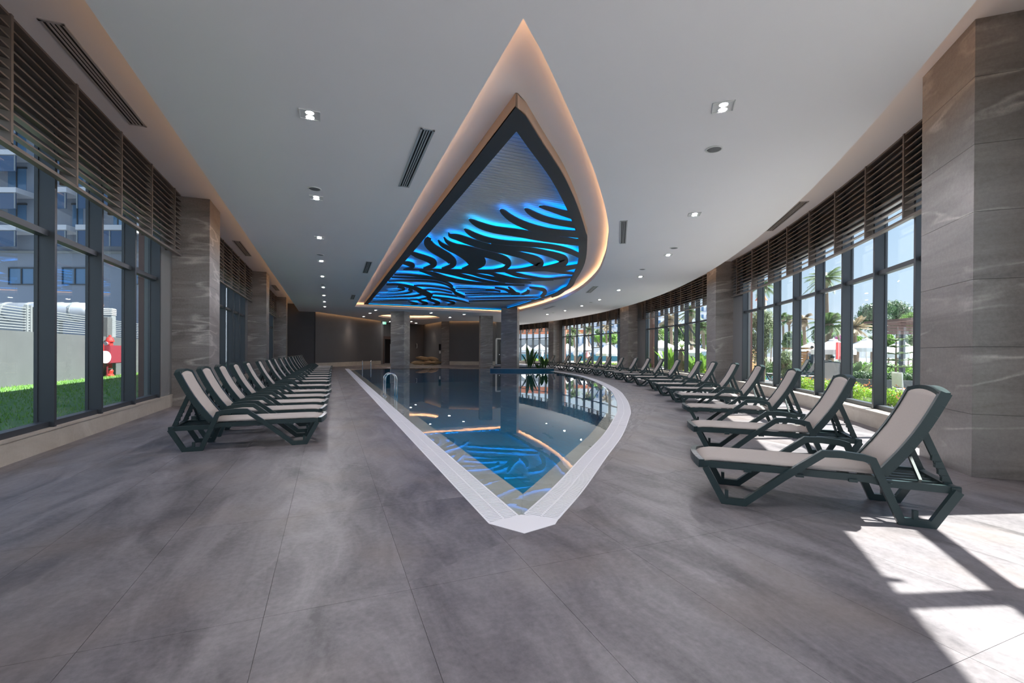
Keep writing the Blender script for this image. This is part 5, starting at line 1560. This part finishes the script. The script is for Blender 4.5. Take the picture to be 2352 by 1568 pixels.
# people in the garden
def person(lab, g, rz, pose, shirt='cloth'):
    t = thing('person', lab, 'person', g, rz)
    if pose == 'stand':
        J = [(0, 0, .95), (0, 0, 1.15), (0, 0, 1.38), (0, 0, 1.5), (0, -.02, 1.62), (0, -.02, 1.72), (.1, 0, .9), (.11, .02, .5), (.11, 0, .08), (.11, -.14, .04), (-.1, 0, .9), (-.12, -.05, .5), (-.12, .04, .08), (-.12, -.1, .04), (.19, 0, 1.38), (.25, -.03, 1.1), (.24, -.16, .88), (-.19, 0, 1.38), (-.25, -.03, 1.1), (-.22, -.18, .9)]
    else:
        J = [(0, 0, .45), (0, .06, .65), (0, .1, .88), (0, .09, 1.0), (0, .06, 1.11), (0, .06, 1.2), (.1, -.05, .45), (.11, -.45, .5), (.11, -.55, .08), (.11, -.68, .04), (-.1, -.05, .45), (-.11, -.44, .5), (-.12, -.52, .08), (-.12, -.65, .04), (.19, .08, .88), (.27, -.1, .68), (.2, -.32, .55), (-.19, .08, .88), (-.27, -.1, .68), (-.2, -.32, .55)]
    E_ = [(0, 1), (1, 2), (2, 3), (3, 4), (4, 5), (0, 6), (6, 7), (7, 8), (8, 9), (0, 10), (10, 11), (11, 12), (12, 13), (2, 14), (14, 15), (15, 16), (2, 17), (17, 18), (18, 19)]
    R_ = [.13, .13, .14, .05, .085, .07, .09, .065, .045, .035, .09, .065, .045, .035, .06, .042, .035, .06, .042, .035]
    me = bpy.data.meshes.new('body'); me.from_pydata(J, E_, []); o = bpy.data.objects.new('body', me); COL.objects.link(o)
    o.modifiers.new('s', 'SKIN')
    for v, q in zip(me.skin_vertices[0].data, R_): v.radius = (q, q)
    me.skin_vertices[0].data[0].use_root = True
    s_ = o.modifiers.new('u', 'SUBSURF'); s_.levels = 1
    dg = bpy.context.evaluated_depsgraph_get(); dg.update()
    m2 = bpy.data.meshes.new_from_object(o.evaluated_get(dg)); m2.materials.clear(); m2.materials.append(MT['skin'])
    bpy.data.objects.remove(o)
    obj('body', m2, None, t, local=True)
    hp = Vector(J[5]) + Vector((0, .01, .0))
    hm = M().lathe(tuple(hp), [(.07, -.03), (.09, .0), (.08, .05), (.03, .085)], 10)
    obj('hair', hm, 'hair', t, local=True)
    a, b = Vector(J[0]), Vector(J[1]); c = Vector(J[2])
    cm = M().tube([a - Vector((0, 0, .1)), a, b, c], [.165, .16, .15, .165], 12)
    obj('clothing', cm, shirt, t, local=True)
    for i in (6, 10): 
        obj('shorts', M().tube([Vector(J[0]), Vector(J[i]), Vector(J[i]).lerp(Vector(J[i + 1]), .7)], [.13, .12, .1], 10), shirt, t, local=True)
person('person in dark clothes standing by the timber hut', ground(1865, 25), 2.0, 'stand')
person('person in dark clothes sitting under the big white parasol', ground(1911, 20.5), -1.2, 'sit')
# distant buildings on the right
def block(lab, name, px0, px1, y0, D, mat, floors, cols, wmat='wglass', roof=None, ybase=None):
    a, b = ground(px0, D), ground(px1, D); h = at(px0, y0, D).z
    d = (b - a).normalized(); nn = Vector((-d.y, d.x, 0))
    if nn.dot(a) < 0: nn = -nn
    t = thing(name, lab, 'building', (a + b) / 2)
    m = M().prism([a.xy, b.xy, (b + nn * 12).xy, (a + nn * 12).xy], 0, h)
    obj('wall', m, mat, t, fix=True)
    L_ = (b - a).length
    for f in range(floors):
        z = h * (f + .35) / floors
        obj('balcony', M().bar(a - nn * .4 + Vector((0, 0, h * (f + .98) / floors)), b - nn * .4 + Vector((0, 0, h * (f + .98) / floors)), .9, .3), 'slabw', t)
        for c in range(cols):
            p = a + d * L_ * (c + .3) / cols; q = a + d * L_ * (c + .75) / cols
            obj('window', M().bar(p + Vector((0, 0, z + h * .12 / floors)) - nn * .03, q + Vector((0, 0, z + h * .12 / floors)) - nn * .03, .1, h * .5 / floors), wmat, t)
    if roof: obj('roof', M().prism([(a - nn).xy, (b - nn).xy, (b + nn * 12).xy, (a + nn * 12).xy], h, h + .8), roof, t, fix=True)
    return t
block('white hotel block with blue windows seen left in the tilted window bay', 'hotel_building', 1470, 1532, 712, 120, 'lightwall', 6, 5)
block('white hotel block seen at the right end of the tilted window bay', 'hotel_building', 1596, 1640, 700, 130, 'lightwall', 7, 4)
block('white hotel block behind palms in the third right bay', 'hotel_building', 1366, 1424, 722, 140, 'lightwall', 6, 5)
block('orange roofed low building in the third right bay', 'garden_building', 1290, 1362, 766, 95, 'lightwall', 2, 5, roof='terra')
block('small red roofed house behind the palms of the tilted window bay', 'garden_house', 1542, 1566, 776, 75, 'lightwall', 2, 2, roof='terra')
g = ground(1748, 90)
t = thing('roof_turret', 'pointed red roof turret far behind the olive tree', 'tower', g)
obj('wall', M().lathe((g.x, g.y, 0), [(.9, 0), (.9, at(1748, 690, 90).z)], 8), 'lightwall', t)
obj('roof', M().lathe((g.x, g.y, at(1748, 690, 90).z), [(1.15, 0), (.5, 1.2), (.08, 1.9), (.04, 2.6)], 8), 'terra', t)
# far bay: restaurant front with orange fascia and teal barrier
a, b = ground(1165, 78), ground(1300, 74)
t = thing('restaurant_front', 'long building front with orange fascia over a white beam in the farthest bay', 'building', (a + b) / 2)
for nm_, y0, y1, mt, dep in (('fascia', 752, 767, 'terra', .6), ('beam', 768, 778, 'slabw', .5), ('shutter', 779, 792, 'fence', .3), ('back_wall', 792, 812, 'planter', .3)):
    z1, z0 = at(1230, y0, 76).z, at(1230, y1, 76).z
    obj(nm_, M().bar((a.x, a.y, (z0 + z1) / 2), (b.x, b.y, (z0 + z1) / 2), dep, z1 - z0), mt, t)
boards('teal glass pool barrier across the farthest and third bays', 'pool_barrier', ground(1165, 69), ground(1420, 62), .1, 1.15, 1, 'teal', 'barrier', False)
boards('white railing above the teal barrier', 'terrace_railing', ground(1165, 72), ground(1420, 66), 1.3, 2.1, 3, 'post', 'railing', True, .05)
# ------------------------------------------------------------------ outside, left: lawn, garden wall, neighbours
struct('lawn', M().box(-12.0, -3.8, -6, 60, -0.2, 0.02), 'lawn')
m = M(); r = random.Random(4)
for k in range(14000):
    x, y = r.uniform(-10.4, -4.6), r.uniform(5, 34); h = r.uniform(.05, .12); a = r.uniform(0, 6.28)
    dx, dy = math.cos(a) * .012, math.sin(a) * .012
    m.add([(x - dx, y - dy, .015), (x + dx, y + dy, .015), (x + r.uniform(-.04, .04), y + r.uniform(-.04, .04), h)], [(0, 1, 2)])
tag(obj('grass', m, 'grassb', kind='stuff'), 'short green grass on the lawn outside the left windows', 'grass')
gw = thing('garden_wall', 'pale rendered garden wall behind the lawn on the left', 'wall', (-10.6, 24, 0))
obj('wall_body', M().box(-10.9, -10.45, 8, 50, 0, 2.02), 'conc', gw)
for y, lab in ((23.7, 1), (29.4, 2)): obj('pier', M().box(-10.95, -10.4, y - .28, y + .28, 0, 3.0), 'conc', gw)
def rail(y0, y1, lab):
    t = thing('railing_panel', lab, 'fence', (-10.67, (y0 + y1) / 2, 2.0), 0, 'slatted grey railings on the garden wall')
    n_ = 9
    for k in range(n_): obj('slat', M().box(-10.69, -10.65, y0, y1, 2.1 + k * .1, 2.135 + k * .1), 'fence', t)
    for y in (y0 + .05, y0 + .3, y1 - .3, y1 - .05): obj('post', M().box(-10.72, -10.62, y - .04, y + .04, 2.0, 3.05), 'fence', t)
rail(14, 19.6, 'grey slatted railing on the garden wall, leftmost piece at the picture edge')
rail(19.9, 23.3, 'grey slatted railing on the garden wall left of the first pier')
rail(24.1, 29.0, 'grey slatted railing on the garden wall between the two piers')
rail(29.8, 36, 'grey slatted railing on the garden wall right of the second pier')
# hydrant and hose cabinet
hx, hy = -10.22, 28.9
t = thing('fire_hydrant', 'red fire hydrant standing in front of the garden wall', 'hydrant', (hx, hy, 0))
obj('barrel', M().lathe((hx, hy, 0), [(.17, 0), (.17, .1), (.12, .14), (.15, .3), (.1, .36), (.1, 1.45), (.13, 1.5), (.13, 1.75)], 14), 'red', t)
obj('bonnet', M().lathe((hx, hy, 1.75), [(.18, 0), (.18, .06), (.13, .2), (.06, .26), (.05, .34)], 14), 'red', t)
obj('outlet', M().tube([(hx, hy, 1.68), (hx - .05, hy - .28, 1.66)], .08, 10), 'red', t)
obj('outlet_cap', M().tube([(hx - .05, hy - .28, 1.66), (hx - .06, hy - .36, 1.655)], .1, 10), 'silver', t)
obj('band', M().lathe((hx, hy, .37), [(.11, 0), (.11, .06)], 14), 'slabw', t)
def cabinet(x, y0, y1, z0, z1, lab, mat):
    t = thing('hose_cabinet', lab, 'cabinet', (x, (y0 + y1) / 2, 0))
    obj('body', M().box(x - .12, x + .12, y0, y1, z0, z1), mat, t)
    obj('door', M().box(x + .12, x + .14, y0 + .03, y1 - .03, z0 + .03, z1 - .03), mat, t)
    for y in (y0 + .06, y1 - .06): obj('leg', M().bar((x, y, 0), (x, y, z0), .05, .05), mat, t)
    return t
cabinet(-10.02, 28.0, 30.1, .68, 1.57, 'dark red flat cabinet in front of the red hydrant', 'dred')
c = cabinet(-10.2, 27.0, 27.85, .5, 1.64, 'bright red hose cabinet with a white hose reel beside the dark cabinet', 'red')
obj('hose_reel', M().tube([(-10.06, 27.7, 1.0), (-9.93, 27.65, 1.0)], .3, 18), 'slabw', c)
# red-brown pillars beside the outer ends of the glazing
for F, s, lab in ((FL, 14.2, 'red brown clad pillar outside the nearest left window'), (FR, -27.85, 'red brown clad pillar outside the far end of the nearest right bay'), (FR, -15.5, 'red brown clad pillar outside the far end of the tilted window bay'), (FR, 1.1, 'red brown clad pillar outside the far end of the third right bay'), (FL, 25.35, 'red brown clad pillar outside the second left window')):
    t = thing('outer_pillar', lab, 'pillar', F(s, 1.1, 0), 0, 'red brown outer pillars')
    obj('shaft', seg(M(), F, s - .35, s + .4, .95, 1.06, 0, 5.6), 'pillar', t)
    obj('plinth', seg(M(), F, s - .38, s + .43, .92, 1.09, 0, .12), 'planter', t)
# hotel wing behind the garden wall: facade square to the view
D0_ = 35.0
def fc(px_, y_, d=D0_): return at(px_, y_, d)
fdir = Vector((math.cos(-YAW), math.sin(-YAW), 0)); fin = Vector((math.sin(YAW), math.cos(YAW), 0))
hb = thing('hotel_wing', 'blue grey hotel wing with white balcony slabs behind the garden wall', 'building', fc(60, 800))
A = fc(-420, 800); B = fc(345, 800); A.z = B.z = 0
obj('wall', M().prism([A.xy, B.xy, (B + fin * 10).xy, (A + fin * 10).xy], 0, 21), 'facade', hb, fix=True)
def fbar(name, x0, x1, y0, y1, mat, out, th, parent=hb):
    a, b = fc(x0, (y0 + y1) / 2), fc(x1, (y0 + y1) / 2); z = a.z; b.z = z
    h = abs(y1 - y0) * D0_ / FPX
    return obj(name, M().bar(a - fin * (out - th / 2), b - fin * (out - th / 2), th, h), mat, parent)
for k, y in enumerate((533, 450, 367, 284, 201)):
    for x0, x1 in ((-400, -230), (-215, -110), (-80, 85), (130, 196), (216, 330)):
        fbar('balcony_slab', x0, x1, y - 5, y + 6, 'slabw', 1.5, 1.5)
        gl_ = fbar('balustrade', x0 + 2, x1 - 2, y + 8, y + 42, 'bglass', 1.45, .06)
        n_ = max(2, int((x1 - x0) / 34))
        for j in range(n_ + 1): fbar('balustrade_post', x0 + 3 + (x1 - x0 - 6) * j / n_ - 1, x0 + 3 + (x1 - x0 - 6) * j / n_ + 1, y + 8, y + 42, 'fence', 1.5, .05, gl_)
    for x0, x1 in ((-360, -300), (-200, -140), (20, 62), (168, 192), (262, 284)):
        w_ = fbar('balcony_door', x0, x1, y - 62, y - 12, 'wglass', .06, .1)
        fbar('door_frame', x0 - 2, x1 + 2, y - 66, y - 62, 'frame', .1, .16, w_)
        fbar('door_frame', (x0 + x1) / 2 - 1, (x0 + x1) / 2 + 1, y - 62, y - 12, 'frame', .12, .16, w_)
for x0, x1 in ((-260, -205), (24, 80), (147, 202), (312, 330)):
    w_ = fbar('window', x0, x1, 617, 652, 'wglass', .06, .1)
    for q in ((x0 - 2, x1 + 2, 614, 617), (x0 - 2, x1 + 2, 652, 654), (x0 - 2, x0, 614, 654), (x1, x1 + 2, 614, 654), ((x0 + x1) / 2 - 1.5, (x0 + x1) / 2 + 1.5, 617, 652)): fbar('window_frame', *q, 'frame', .12, .18, w_)
fbar('cornice', -400, 345, 574, 579, 'fence', .2, .3)
# silver ducts behind the railing
t = thing('air_duct', 'silver ventilation duct with dark bands behind the railing', 'duct', fc(170, 720, 31))
a, b = fc(-60, 716, 31), fc(205, 716, 31)
obj('pipe', M().tube([a, b], .62, 20), 'silver', t, smooth=True)
for f in (.1, .3, .5, .62, .75, .88): obj('band', M().tube([a.lerp(b, f), a.lerp(b, f + .022)], .66, 20), 'fence', t)
obj('cradle', M().bar(a.lerp(b, .5) - Vector((0, 0, 2.2)), a.lerp(b, .5001) - Vector((0, 0, .5)), .3, 4.0), 'fence', t)
t = thing('roof_vent', 'small square louvred vent hood above the second pier', 'vent', fc(247, 715, 32))
c = fc(247, 716, 32)
obj('housing', M().box(c.x - .35, c.x + .35, c.y - .35, c.y + .35, .0, c.z + .25), 'fence', t)
for k in range(4): obj('blade', M().box(c.x - .38, c.x + .38, c.y - .38, c.y + .38, c.z - .22 + k * .12, c.z - .16 + k * .12), 'trimw', t)
